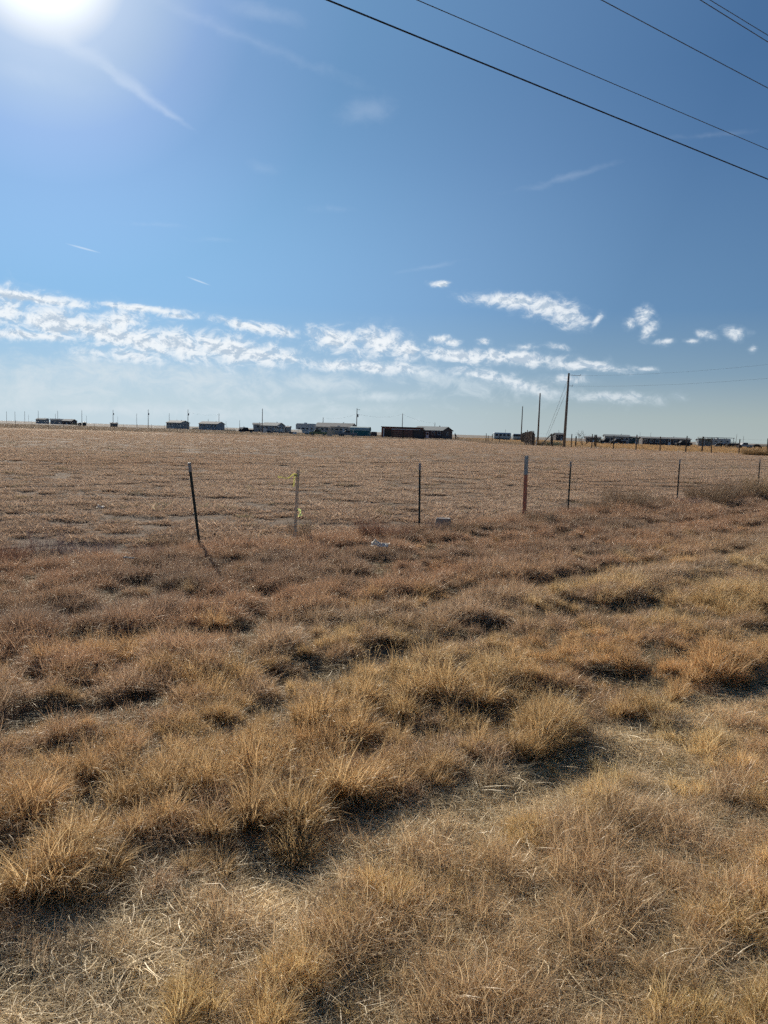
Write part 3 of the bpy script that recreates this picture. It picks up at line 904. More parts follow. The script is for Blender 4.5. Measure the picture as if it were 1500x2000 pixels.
MB().tube([(-.15, -.02, .04), (-.12, -.10, .02), (0, -.165, .01), (.12, -.10, .02), (.15, -.02, .04)], .003, 6).build('handle', galv, tub)

# ---- plastic litter
def rag(name, px, Y, L_, W_, H_, rz, m, label, cat, seed, up=.1):
    g = np.random.default_rng(seed)
    nu, nv = 34, 16
    u, v = np.meshgrid(np.linspace(-1, 1, nu), np.linspace(-1, 1, nv))
    edge = 1 + .18 * (fbm(u * 3 + seed, v * 3, seed, 3) - .5) * 2
    xx = u * L_ / 2 * edge; yy = v * W_ / 2 * (1 + .35 * (fbm(u * 2.3, v * 0 + 3, seed + 4, 2) - .5) * 2)
    lump = np.exp(-((u + .6) / .35) ** 2) * .9 + .35
    zz = H_ * lump * (1 - .85 * v ** 2) * (.35 + 1.1 * fbm(u * 3.4, v * 2.2, seed + 9, 4)) + .012 * fbm(u * 9, v * 9, seed + 2, 2)
    V = [tuple(p) for p in np.stack([xx, yy, zz], 2).reshape(-1, 3)] + [tuple(p) for p in np.stack([xx * .98, yy * .98, zz - .004], 2).reshape(-1, 3)]
    n0 = nu * nv; Fc = []
    for j in range(nv - 1):
        for i in range(nu - 1):
            a = j * nu + i
            Fc.append((a, a + 1, a + nu + 1, a + nu)); Fc.append((n0 + a, n0 + a + nu, n0 + a + nu + 1, n0 + a + 1))
    P0 = at(px, Y)
    o = MB().add(V, Fc).build(name, m, smooth=True)
    o.location = (P0.x, P0.y, gz(P0) + up); o.rotation_euler = (R(12), 0, rz)
    return tagd(o, label, cat)


white = film('white_plastic_film', (.90, .85, .76), .6)
rag('plastic_bag', 742, 9.65, .22, .11, .065, -.22, white, 'crumpled white plastic bag lying in the grass in front of the fence', 'plastic bag', 5, .15)
rag('plastic_scrap', 197, 14.2, .13, .08, .045, .1, white, 'small white plastic scrap lying in the grazed field at left', 'scrap', 8, .06)
rag('paper_scrap', 252, 8.35, .12, .035, .012, -.1, mat('tan_card', (.55, .46, .36), .8), 'flat pale tan scrap on the verge left of the first leaning post', 'scrap', 12, .12)

# ---- fallen bleached twig in the verge
tw = MB(); d0 = at(1085, 4.25)
tw.tube([(0, 0, 0), (.05, .005, .012), (.10, -.004, .01), (.155, .01, .0)], [.003, .0026, .002, .001], 6)
tw.tube([(.07, .003, .012), (.10, .03, .02), (.13, .04, .012)], [.002, .0015, .0008], 5)
tw.tube([(.04, .003, .01), (.06, -.03, .018)], [.0018, .0008], 5)
o = tw.build('twig', mat('bleached_twig', (.60, .50, .38), .8)); o.location = (d0.x, d0.y, gz(d0) + .15)
tagd(o, 'bleached forked twig lying on dark matted grass', 'twig')


# ---- single weeds that stand out of the grass
def weed(name, px, Y, hgt, wid, n, lo, hi, label, cat, seed, lean=(0, 0), th=.5, curve=.5, width=.004, group=None, sub=3, root=None):
    g = np.random.default_rng(seed)
    key = '%s_%s' % (cat, seed)
    m = grass_mat(key, root or tuple(c * .6 for c in lo), lo, hi, .35, .03)
    # a plain thing has no tuft tint: feed white
    nt_ = m.node_tree
    for nd in nt_.nodes:
        if nd.type == 'ATTRIBUTE' and nd.attribute_name == 'tint':
            rgb = nt_.nodes.new('ShaderNodeRGB'); rgb.outputs[0].default_value = (1, 1, 1, 1)
            for lk in list(nd.outputs['Color'].links):
                to = lk.to_socket; nt_.links.remove(lk); nt_.links.new(rgb.outputs[0], to)
    rr = wid * .35 * np.sqrt(g.random(n)); a0 = g.random(n) * 2 * PI
    b = np.stack([rr * np.cos(a0), rr * np.sin(a0), np.full(n, -.04)], 1)
    az = a0 + g.normal(size=n) * .6
    Ls = hgt * (.55 + .55 * g.random(n))
    parts = [blades(n, b, az, .06 + th * g.random(n), curve * g.random(n), Ls, width * (.7 + .6 * g.random(n)), 5, 1.2, sway=.25, g=g)]
    V0 = parts[0][0].reshape(n, 6, 2, 3).mean(2)
    # side twigs off the stems
    k = sub * n
    si = g.integers(0, n, k); sj = g.integers(2, 6, k)
    bb = V0[si, sj - 1] * .4 + V0[si, sj] * .6 if sub else None
    if sub:
        parts.append(blades(k, bb, g.random(k) * 2 * PI, .3 + .7 * g.random(k), .4 * g.random(k), hgt * (.08 + .16 * g.random(k)), width * (.5 + .4 * g.random(k)), 2, 1.2, g=g))
    for q in parts:
        q[0][:, 0] += q[0][:, 2] * lean[0]; q[0][:, 1] += q[0][:, 2] * lean[1]
    me_ = blade_mesh(name, parts, m)
    P0 = at(px, Y)
    o = bpy.data.objects.new(name, me_); C.objects.link(o); o.location = (P0.x, P0.y, gz(P0))
    return tagd(o, label, cat, group)


redb = ((.15, .075, .05), (.36, .21, .15)); brn = ((.17, .115, .075), (.38, .27, .175)); pur = ((.12, .085, .085), (.27, .2, .19)); org = ((.42, .20, .09), (.68, .40, .19))
weed('dead_weed', 733, 11.3, .40, .36, 300, *redb, 'reddish brown dead weed leaning left above the white plastic bag', 'weed', 1, (-.45, 0))
weed('dead_weed', 778, 11.5, .30, .5, 260, *redb, 'low dark dead weed between the bag and the second steel post', 'weed', 2, (.05, 0))
weed('dead_weed', 852, 12.35, .22, .45, 260, *pur, 'short grey dead weed in front of the upturned tub', 'weed', 3)
weed('dead_weed', 880, 12.3, .24, .4, 260, *brn, 'thin brown weed against the right side of the upturned tub', 'weed', 4)
weed('dead_weed', 95, 9.3, .38, .5, 90, *pur, 'bare purplish twiggy weed at the field edge on the left', 'weed', 5, (0, 0), .6, .2, .005, sub=5)
weed('dead_weed', 170, 9.4, .22, .9, 260, *pur, 'low greyish purple weed patch right of the bare twiggy weed', 'weed', 6)
weed('dead_weed', 15, 8.6, .30, .55, 420, *redb, 'dense dark red weed clump cut by the left edge of the photo', 'weed', 7, (.1, 0))
weed('dead_weed', 330, 10.3, .30, .7, 170, *brn, 'feathery tan weed left of the first leaning post', 'weed', 8, (-.1, 0))
weed('dead_weed', 290, 8.95, .24, .42, 260, *redb, 'low rust coloured weed between the left weeds and first post', 'weed', 9)
weed('dead_weed', 585, 11.4, .34, .28, 170, *brn, 'thin tan weed hiding the foot of the survey stake', 'weed', 10)
weed('dead_weed', 1052, 13.9, .34, .8, 420, *brn, 'wide olive brown weed at the foot of the rust red post', 'weed', 11, root=(.05, .06, .04))
weed('dead_weed', 1108, 15.5, .30, .5, 200, *redb, 'reddish weed at the foot of the third steel post', 'weed', 12)
weed('grass_bush', 1218, 17.3, 0.62, 1.1, 884, *brn, 'broad brown grass bush right of the third steel post', 'grass clump', 13)
weed('grass_bush', 1168, 16.2, 0.43, .8, 510, *brn, 'smaller brown grass bush next to the third steel post', 'grass clump', 14)
weed('grass_bush', 1270, 18.0, 0.45, 1.0, 561, *brn, 'low tan grass bush left of the fourth steel post', 'grass clump', 15)
weed('grass_bush', 1385, 20.0, 0.65, 1.6, 1190, *brn, 'wide tan grass bush between the last two steel posts', 'grass clump', 16)
weed('grass_bush', 1440, 21.3, 0.62, 1.3, 952, *brn, 'tan grass bush just left of the last steel post', 'grass clump', 17)
weed('grass_bush', 1477, 21.6, 0.83, .6, 646, (.22, .15, .08), (.46, .33, .19), 'tall upright grass tuft around the foot of the last steel post', 'grass clump', 18)
weed('grass_bush', 1340, 18.6, 0.33, .9, 442, *pur, 'low greyish grass bush at the foot of the fourth steel post', 'grass clump', 19)
weed('grass_bush', 868, 8.95, .17, .42, 420, *org, 'bright orange low grass clump in the middle of the verge', 'grass clump', 20, th=1.1, width=.003)
weed('grass_bush', 808, 6.1, .17, .4, 420, *org, 'orange grass patch', 'grass clump', 21, th=1.1, width=.003) if False else None

# ---- overhead lines
def cable(name, A, B, dz, r, m, label):
    ra, rb = ray(*A), ray(*B)
    a = Vector((0, 0, EYE)) + ra * (dz / ra.z); b = Vector((0, 0, EYE)) + rb * (dz / rb.z)
    d = (b - a); pts = []
    for k in range(-24, 41):
        u = k / 8; s_ = u * (1 - u)
        pts.append(a + d * u + Vector((0, 0, -.012 * s_ * d.length / 12)))
    o = MB().tube(pts, r, 7).build(name, m, smooth=True)
    return tagd(o, label, 'cable')


cable('overhead_cable', (640, 0), (1500, 350), 6.0, .0125, cablem, 'thickest black cable, lowest of the lines crossing the sky')
cable('overhead_wire', (815, 0), (1500, 292), 7.0, .0075, alum, 'thin wire just above the thickest black cable')
cable('overhead_wire', (1175, 0), (1500, 172), 8.0, .0085, alum, 'single thin wire third from the bottom crossing upper right sky')
cable('overhead_wire', (1368, 0), (1500, 82), 8.5, .0085, alum, 'lower of the close pair of wires in the top right corner')
cable('overhead_wire', (1387, 0), (1500, 69), 8.6, .007, alum, 'upper of the close pair of wires in the top right corner')

# ---- far fences
def far_fence(name, pts, post_sp, ph, pr, label, m, wires=4, start=None, first=None):
    """pts: polyline of ground points; posts every post_sp metres"""
    root = empty(name, pts[0], 0, label, 'fence')
    o0 = Vector(pts[0]); i = 0; tops = []
    proto = None
    if start is None:
        pos_ = []
        for a, b in zip(pts[:-1], pts[1:]):
            n_ = max(1, round((Vector(b) - Vector(a)).length / post_sp))
            pos_ += [Vector(a).lerp(Vector(b), k / n_) for k in range(n_)]
        pos_.append(Vector(pts[-1]))
    else: pos_ = [Vector(p) for p in start]
    for p in pos_:
        hh_ = ph * random.uniform(.93, 1.06)
        if proto is None:
            proto = MB().tube([(0, 0, -.3), (0, 0, .5), (.01, 0, 1.0)], [pr, pr * .97, pr * .9], 7).build('post', m, root)
            q = proto
        else:
            q = proto.copy(); C.objects.link(q); q.parent = root
        q.location = p - o0; q.scale = (1, 1, hh_); q.rotation_euler = (random.uniform(-.03, .03), random.uniform(-.03, .03), random.uniform(0, 6))
    for k in range(wires):
        z = ph * (.16 + .78 * k / max(1, wires - 1))
        MB().tube([p - o0 + Vector((0, -pr, z)) for p in pos_], .006, 4).build('wire', wirem, root)
    return root, pos_


rp_ = [(1043, 139), (1078.7, 136), (1115.6, 132.5), (1155.5, 128), (1197.7, 124.5), (1242, 121.5), (1289, 118.5), (1339, 116.5), (1389, 115.5), (1443, 114), (1498, 112.5), (1558, 111)]
rpp = [at(a, b) for a, b in rp_]
far_fence('post_fence', [rpp[0]], 4, 2.3, .085, 'tall dark post and wire fence along the right far side of the field', darkwood, 5, start=rpp)
lp = [at(-60, 172), at(93, 176), at(300, 205), at(460, 222)]
lst = [at(px, 170 + 52 * max(0, px) / 460) for px in (-33, -2, 30.5, 62.5, 94, 124, 154, 184, 216, 242, 268, 296, 322, 346, 371, 396, 420, 444, 468)]
far_fence('thin_post_fence', [lst[0]], 4, 1.75, .035, 'thin post and wire fence along the left far side of the field', oldwood, 4, start=lst)
# the fence that runs away from the far corner: its posts close up into a palisade
A = at(1043, 141); B = at(1018, 215)
cor = [A.lerp(B, k / 24) for k in range(1, 25)]
rf_, _ = far_fence('palisade_fence', [cor[0]], 3, 2.6, .11, 'row of close dark upright posts running away from the far corner', darkwood, 3, start=cor)
# pen of tall slabs at its near end
pen = empty('slab_stack', at(1041, 146), 0, 'upright weathered slabs standing together at the end of the palisade', 'slabs')
for k in range(9):
    MB().box(-.07, .07, -.04, .04, -.2, random.uniform(2.0, 2.9)).build('slab', oldwood, pen).location = (-1.5 + k * .27 + random.uniform(-.07, .07), k * .5, 0)
# corner marker
cm_ = empty('white_marker', at(1047, 137), 0, 'short white marker post at the far field corner', 'marker')
MB().tube([(0, 0, -.2), (0, 0, .95)], .06, 10).build('stub', mat('chalk_white', (.7, .7, .68), .6), cm_)
MB().tube([(0, 0, .95), (0, 0, 1.02)], [.075, .06], 10).build('cap', galv, cm_)
# gate brace
br = empty('brace_post', at(1076, 143), 0, 'dark stout post with a slanting brace left of the tall pole', 'post')
MB().box(-.14, .14, -.14, .14, -.3, 2.3).build('upright', darkwood, br)
MB().tube([(-.12, 0, 2.1), (-1.9, 0, .05)], .09, 8).build('brace', darkwood, br)
br = empty('brace_post', at(891, 240), 0, 'small dark leaning post with brace alone on the skyline', 'post')
MB().tube([(0, 0, -.2), (-.45, 0, 1.9)], .16, 8).build('upright', darkwood, br)
MB().tube([(-.4, 0, 1.8), (.75, 0, .0)], .1, 8).build('brace', darkwood, br)
for i, (px, Y, h_) in enumerate([(949, 190, 2.1), (953, 190, 1.6), (961, 190, 2.0), (975, 180, 1.7)]):
    o = MB().tube([(0, 0, -.3), (.03, 0, h_)], [.08, .07], 8).build('stub_post', darkwood); o.location = at(px, Y)
    tagd(o, ['leftmost of four short posts left of the palisade', 'short squat post, second of four left of the palisade', 'third of four short posts left of the palisade', 'short post in front of the long silver trailer home'][i], 'post')
for i, (px, Y, h_) in enumerate([(1124, 150, 2.0), (1160.5, 150, 2.4), (1163.5, 150, 2.4), (1371, 128, 2.5)]):
    o = MB().tube([(0, 0, -.3), (.03, 0, h_)], [.13, .12], 8).build('gate_post', darkwood); o.location = at(px, Y)
    tagd(o, ['stub post left of the bare bush', 'left one of two posts standing close together', 'right one of two posts standing close together', 'thick dark post in front of the flat roofed shed'][i], 'post')

# ---- utility poles
polem = mat('pole_wood', (.20, .165, .135), .9, noise=.25, nscale=6, bump=.4, stretch=(4, 4, .3))
ceram = mat('insulator', (.25, .26, .28), .3)


def insul(parent, x, z):
    MB().tube([(x, 0, z), (x, 0, z + .12), (x, 0, z + .13), (x, 0, z + .22)], [.02, .02, .06, .045], 8).build('insulator', ceram, parent)


def pole(px, Y, Hp, label, style='bare', lean=0., r=.15, pxw=0):
    root = empty('utility_pole', at(px, Y), 0, label, 'utility pole', 'utility poles across the plain')
    root.rotation_euler = (0, lean, 0)
    MB().tube([(0, 0, -.5), (0, 0, Hp * .5), (0, 0, Hp)], [r * 1.25, r * 1.05, r * .8], 10).build('shaft', polem, root, smooth=True)
    if style in ('arm', 'trans'):
        MB().box(-.1, 1.1, -.05, .05, Hp - .55, Hp - .43).build('crossarm', oldwood, root); insul(root, 1.0, Hp - .43)
        insul(root, 0, Hp)
    if style == 'bare': insul(root, 0, Hp)
    if style in ('trans', 'can'):
        m_ = MB().tube([(.34, 0, Hp - 3.2), (.34, 0, Hp - 3.1), (.34, 0, Hp - 2.2), (.34, 0, Hp - 2.1)], [.22, .27, .27, .2], 12)
        m_.build('transformer', mat('transformer_grey', (.28, .30, .31), .5), root)
    if style == 'side':
        for zz, ln in ((Hp - .3, 2.0), (Hp - 2.1, .8)):
            MB().tube([(-.15, 0, zz), (ln, 0, zz - .05)], .035, 6).build('bracket', galv, root); insul(root, ln, zz - .05)
    return root


def polat(px, ytop, Hp=10.5):
    return (Hp - EYE) * F / (hor(px) - ytop)


FARP = [(13, 804, 'bare', 'first'), (29.5, 804, 'bare', 'second'), (48.5, 804, 'bare', 'third'), (75, 803, 'bare', 'fifth')]
fb_ = 'utility poles across the plain'
pole(13, polat(13, 804), 10.5, 'first utility pole from the left edge of the photo')
pole(29.5, polat(29.5, 804), 10.5, 'second utility pole from the left edge of the photo')
pole(48.5, polat(48.5, 804), 10.5, 'third utility pole from the left edge, before the small pole')
pole(56, polat(56, 810), 10.5, 'small faint utility pole in the gap left of the first trailer home', r=.12)
pole(75, polat(75, 803), 10.5, 'utility pole behind the left end of the first trailer home')
pole(95.5, polat(95.5, 816, 7), 7, 'short far utility pole between the two leftmost homes', r=.12)
pole(108.5, polat(108.5, 809), 10.5, 'short utility pole beside the taller one at the second home')
pole(113, polat(113, 803), 10.5, 'taller utility pole standing over the second home')
pole(160, polat(160, 802), 10.5, 'tall utility pole next to the little water tanks')
pole(169, polat(169, 812), 10.5, 'low utility pole just right of the little water tanks', r=.12)
pole(221, polat(221, 801), 10.5, 'tall utility pole with transformer beside two dark sheds', 'can')
pole(230, polat(230, 814), 10.5, 'low far pole right of the two dark sheds', r=.12)
pole(267, polat(267, 808), 10.5, 'slender pole left of the pole with a crossarm bracket', r=.12)
pole(289.5, polat(289.5, 800), 10.5, 'pole with transformer can standing alone left of the grey homes', 'can')
pole(330.5, polat(330.5, 808), 10.5, 'pole at the left corner of the first grey house')
pole(345.5, polat(345.5, 819, 6), 6, 'stub of a pole above the roof of the first grey house', r=.12)
pole(367, polat(367, 800), 10.5, 'tall pole with transformer at the right corner of the first grey house', 'can')
pole(406.5, polat(406.5, 819, 6), 6, 'short pole behind the roof of the second grey house', r=.12)
pole(427.5, polat(427.5, 808), 10.5, 'pole behind the right end of the second grey house')
pole(441.5, polat(441.5, 823, 7), 7, 'tiny faint pole right of the second grey house', r=.1)
pole(468, polat(468, 821, 8), 8, 'short lone pole in the open gap right of the second grey house')
pole(512, 331, 10.0, 'tall bare pole in front of the cluttered yard')
pole(630.5, polat(630.5, 816, 7.5), 7.5, 'short pole poking over the left end of the long beige house')
pole(696, 283, 10.0, 'pole with arm and transformer behind the green arched shed', 'trans')
pole(785, 340, 10.0, 'slim pole behind the brick red shed')
pole(848.5, polat(848.5, 826, 7), 7, 'short pole in front of the dark gabled house')
pole(986.5, polat(986.5, 839, 7), 7, 'tiny pole behind the long silver trailer home', r=.12)
P3 = pole(1017.5, 300, 13.2, 'smallest of the three tall poles in line by the palisade', r=.20)
P2 = pole(1050, 192, 12.4, 'middle of the three tall poles in line, bare topped', 'none', r=.19)
P1 = pole(1101.5, 133, 12.6, 'tallest nearest pole with two wires and guy wires on the right', 'side', lean=.012, r=.21)
pole(1090.5, polat(1090.5, 840, 7), 7, 'tiny pole behind the dark low house left of the tallest pole', r=.12)
pole(1249, polat(1249, 841), 9, 'left of two thin far poles above the dark long building', r=.12)
pole(1270, polat(1270, 842), 9, 'right of two thin far poles above the dark long building', r=.12)
pole(1436.5, polat(1436.5, 844), 9, 'thin leaning pole behind the grazing herd', r=.12, lean=.06)
pole(1451, polat(1451, 852, 7), 7, 'faint thin pole near the right edge above the white truck', r=.1)

# guys and side wires of the tallest pole
p1 = at(1101.5, 133)
for i, (zt, gxp) in enumerate(((11.4, 1059), (9.8, 1062))):
    a = p1 + Vector((-.1 + .1, 0, zt)); b = at(gxp, 136)
    o = MB().tube([a, b], .022, 5).build('guy_wire', alum)
    tagd(o, ['longer guy wire slanting down left from the tallest pole', 'shorter guy wire slanting down left from the tallest pole'][i], 'guy wire')
for i, (zt, ln, yy) in enumerate(((12.25, 2.0, 712), (10.45, .8, 739))):
    a = p1 + Vector((ln + .1, 0, zt)); e = ray(1500, yy); b = Vector((0, 0, EYE)) + e * (100 / e.y); d = b - a
    pts = [a + d * u + Vector((0, 0, -.9 * 4 * u * (1.6 - u) / 2.56)) + Vector((0, 0, .9 * 4 * .6 * u / 2.56)) for u in np.linspace(0, 1.6, 28)]
    o = MB().tube(pts, .009, 5).build('power_line', alum)
    tagd(o, ['upper wire running right from the tallest pole', 'lower wire running right from the tallest pole'][i], 'cable')


def span(pa, ya, za, pb, yb, zb, sag, label, r=.02):
    a = at(pa, ya, za); b = at(pb, yb, zb)
    pts = [a.lerp(b, u) + Vector((0, 0, -sag * 4 * u * (1 - u))) for u in np.linspace(0, 1, 17)]
    tagd(MB().tube(pts, r, 4).build('power_line', alum), label, 'cable')


span(631, polat(630.5, 816, 7.5), 7.4, 696, 283, 8.0, 1.0, 'faint sagging wire from the beige house pole to the transformer pole')
span(696, 283, 8.0, 785, 340, 9.8, 1.3, 'faint sagging wire between transformer pole and slim pole')
span(785, 340, 9.8, 848.5, polat(848.5, 826, 7), 6.8, .8, 'faint wire dropping right from the slim pole to the dark house')
span(367, polat(367, 800), 9.0, 427.5, polat(427.5, 808), 10.0, 1.0, 'faint wire between the poles of the two grey houses')

# ---- buildings
roofm = mat('grey_shingle', (.17, .17, .165), .85, noise=.2, nscale=3)
roof_lt = mat('pale_metal_roof', (.26, .28, .27), .8, 0., noise=.12, nscale=2, spec=.1)
glass = mat('dark_glass', (.03, .035, .04), .5, noise=.1, spec=.3)
trimw = mat('white_trim', (.62, .62, .60), .6, noise=.08)


def house(name, px, Y, L_, W_, he, hr, rot, wm, rm, label, cat='house', wins=3, door=True, z0=0., hip=False, trim=trimw, porch=False):
    """gabled box, long side along its own x; walls, roof, windows with frame + pane, door"""
    root = empty(name, at(px, Y), rot, label, cat)
    w = MB().prism([(-W_ / 2, z0 - .3), (W_ / 2, z0 - .3), (W_ / 2, he), (0, hr - .05), (-W_ / 2, he)], -L_ / 2, L_ / 2)
    w.build('wall', wm, root)
    e = .35
    sl = (hr - he) / (W_ / 2)
    r_ = MB().prism([(-W_ / 2 - e, he - e * sl + .02), (0, hr + .02), (W_ / 2 + e, he - e * sl + .02), (W_ / 2 + e, he - e * sl + .17), (0, hr + .19), (-W_ / 2 - e, he - e * sl + .17)], -L_ / 2 - e, L_ / 2 + e)
    ro = r_.build('roof', rm, root)
    MB().box(-.15, .15, -.15, .15, hr - .1, hr + .5).build('vent_pipe', galv, ro).location = (L_ * .2, .6, 0)
    xs_ = [(-L_ / 2 + L_ * (k + .5) / (wins + (1 if door else 0))) for k in range(wins + (1 if door else 0))]
    dk = len(xs_) // 2 if door else -1
    for side in (-1, 1):
        for k, xx in enumerate(xs_):
            yy = side * W_ / 2
            y0_, y1_ = sorted((yy, yy + side * .06)); g0, g1 = sorted((yy + side * .061, yy + side * .075))
            if k == dk:
                d = MB().box(xx - .5, xx + .5, y0_, y1_, z0 + .1, z0 + 2.15).build('door', trim, root)
                MB().box(xx - .38, xx + .38, g0, g1, z0 + 1.2, z0 + 1.95).build('pane', glass, d)
            else:
                zz = he - 1.45
                f_ = MB().box(xx - .62, xx + .62, y0_, y1_, zz, zz + 1.1).build('window', trim, root)
                MB().box(xx - .52, xx - .03, g0, g1, zz + .1, zz + 1.0).box(xx + .03, xx + .52, g0, g1, zz + .1, zz + 1.0).build('pane', glass, f_)
    for side in (-1, 1):
        xx = side * L_ / 2; x0_, x1_ = sorted((xx, xx + side * .06)); g0, g1 = sorted((xx + side * .061, xx + side * .075))
        f_ = MB().box(x0_, x1_, -.55, .55, he - 1.4, he - .4).build('window', trim, root)
        MB().box(g0, g1, -.45, .45, he - 1.3, he - .5).build('pane', glass, f_)
    if z0 > .2: MB().box(-L_ / 2 + .1, L_ / 2 - .1, -W_ / 2 + .1, W_ / 2 - .1, -.2, z0 - .301).build('skirting', mat('skirting_grey', (.22, .21, .2), .8), root)
    return root


sid_g = mat('grey_siding', (.30, .31, .31), .7, noise=.12, nscale=2, bump=.2, stretch=(.2, .2, 8))
sid_b = mat('beige_siding', (.42, .385, .35), .75, noise=.12, nscale=2, bump=.2, stretch=(.2, .2, 8))
sid_bl = mat('blue_grey_siding', (.24, .28, .32), .7, noise=.12, nscale=2, bump=.2, stretch=(.2, .2, 8))
sid_d = mat('dark_brown_siding', (.085, .068, .065), .8, noise=.2, nscale=2, bump=.2, stretch=(.2, .2, 8))
sid_r = mat('brick_red_siding', (.21, .085, .065), .8, noise=.2, nscale=1.5, bump=.3, stretch=(3, 3, .4))
sid_w = mat('cream_siding', (.55, .53, .48), .7, noise=.1, nscale=2)

house('mobile_home', 83, 640, 9.5, 4.5, 3.6, 4.5, -.3, sid_g, roof_lt, 'leftmost grey trailer home far on the left skyline', 'mobile home', 3)
house('mobile_home', 111, 620, 9.5, 4.5, 3.3, 4.3, .4, sid_g, roof_lt, 'second trailer home from the left, broken outline of sheds', 'mobile home', 3)
house('barn', 136, 610, 8.5, 7, 2.9, 4.2, -.25, sid_d, roofm, 'dark roofed low barn right of the leftmost trailer homes', 'barn', 2)
house('house', 347.5, 432, 10.0, 7.5, 3.4, 4.5, -.45, sid_g, roofm, 'first grey house, with a pole at each corner', 'house', 4)
house('house', 413.5, 405, 11.2, 7.0, 3.2, 4.3, -.35, sid_bl, roofm, 'second grey blue house with a pale door left of centre', 'house', 4)
house('house', 503, 345, 3.8, 4, 3.3, 3.9, .2, sid_g, roofm, 'narrow grey house left of the tall bare yard pole', 'house', 1, door=False)
house('mobile_home', 533, 340, 8.6, 6, 3.0, 4.2, -.5, sid_bl, roof_lt, 'house with pale sloping roof behind the cluttered yard', 'mobile home', 3)
house('mobile_home', 558, 352, 4.0, 3.5, 2.6, 2.9, -.2, sid_g, roofm, 'low grey shed between the cluttered yard and white camper', 'shed', 1, door=False)
house('long_house', 655.5, 305, 14.8, 8.5, 3.0, 4.5, -.28, sid_b, roofm, 'long beige house with broad dark roof behind the campers', 'house', 6)
house('house', 845, 262, 11.0, 7.5, 2.7, 3.9, -.55, sid_d, roof_lt, 'dark gabled house with pale roof right of the brick red shed', 'house', 4)
house('mobile_home', 403, 700, 5, 4, 3, 3.8, .2, sid_g, roof_lt, 'x', 'house', 1) if False else None
house('house', 1090, 420, 4.2, 4.5, 3.2, 4.0, .1, sid_d, roofm, 'dark low house between the guy wires and the tallest pole', 'house', 1)
house('mobile_home', 1157, 330, 6.2, 4, 2.0, 2.4, -.1, sid_d, roofm, 'low dark trailer home right of the bare bush', 'mobile home', 2)
house('mobile_home', 1203, 300, 9.2, 4.5, 2.7, 3.3, -.15, sid_g, roof_lt, 'long pale grey trailer home behind the right hand fence', 'mobile home', 4)
house('shed', 1239, 300, 5.6, 4, 2.5, 2.8, 0, mat('dark_green_siding', (.04, .085, .07), .7), roofm, 'dark green shed touching the long pale grey trailer home', 'shed', 2)
house('long_building', 1297, 285, 17.0, 6, 2.3, 2.8, -.1, sid_d, roofm, 'very long dark low building behind the right hand fence', 'building', 7)
house('house', 1372, 420, 6.0, 4, 2.6, 3.2, 0, sid_g, roofm, 'grey house half behind the flat roofed shed', 'house', 2)

# rounded silver trailer homes
def silver(px, Y, L_, h_, label):
    root = empty('trailer_home', at(px, Y), .05, label, 'mobile home')
    W_ = 3.2; prof = [(-W_ / 2, .5), (W_ / 2, .5), (W_ / 2, h_ - .5), (W_ / 2 - .25, h_ - .12), (W_ / 2 - .7, h_), (-W_ / 2 + .7, h_), (-W_ / 2 + .25, h_ - .12), (-W_ / 2, h_ - .5)]
    MB().prism(prof, -L_ / 2, L_ / 2).build('body', mat('silver_skin', (.36, .40, .41), .45, .3, noise=.1), root, bevel=.25)
    for k in range(4):
        xx = -L_ / 2 + L_ * (k + .6) / 4.3
        w_ = MB().box(xx - .5, xx + .5, -W_ / 2 - .05, -W_ / 2 - .004, 1.6, 2.4).build('window', glass, root)
    MB().box(-L_ / 2 + .3, L_ / 2 - .3, -W_ / 2 + .1, W_ / 2 - .1, 0, .49).build('skirting', mat('skirting_grey', (.22, .21, .2), .8), root)


silver(980, 330, 7.2, 3.0, 'long silver trailer home with rounded ends left of the palisade')
silver(1010, 335, 4.3, 2.7, 'short silver trailer home behind the palisade posts')

# little tanks / sheds on the left skyline
def tank(px, Y, r, h_, m, label):
    root = empty('water_tank', at(px, Y), 0, label, 'tank')
    MB().tube([(0, 0, -.1), (0, 0, h_ * .85), (0, 0, h_ * .95), (0, 0, h_)], [r, r, r * .8, r * .25], 16).build('shell', m, root)
    MB().tube([(0, 0, h_), (0, 0, h_ + .2)], .25, 8).build('lid', galv, root)


dk = mat('dark_poly', (.05, .055, .055), .5)
tank(156, 470, .85, 1.9, dk, 'left of two dark water tanks beside the tall left pole')
tank(165, 470, 1.1, 2.3, dk, 'right, bigger of two dark water tanks beside the tall left pole')
house('shed', 218.5, 460, 1.3, 2, 2.1, 2.3, 0, sid_d, roofm, 'small dark shed left of the tall transformer pole', 'shed', 1, door=False)
house('shed', 225, 455, 2.2, 2, 2.0, 2.3, 0, sid_d, roofm, 'small dark shed right of the tall transformer pole', 'shed', 1, door=False)
house('shed', 474, 300, 1.8, 2, 1.3, 1.7, 0, sid_d, roofm, 'small dark hut low in the gap before the cluttered yard', 'shed', 1, door=False)

# campers
def wheel(parent, x, y, r=.36):
    t = MB().tube([(x, y - .11, r), (x, y + .11, r)], r, 18).build('wheel', black, parent)
    MB().tube([(x, y - .125, r), (x, y + .125, r)], r * .55, 12).build('rim', galv, t)


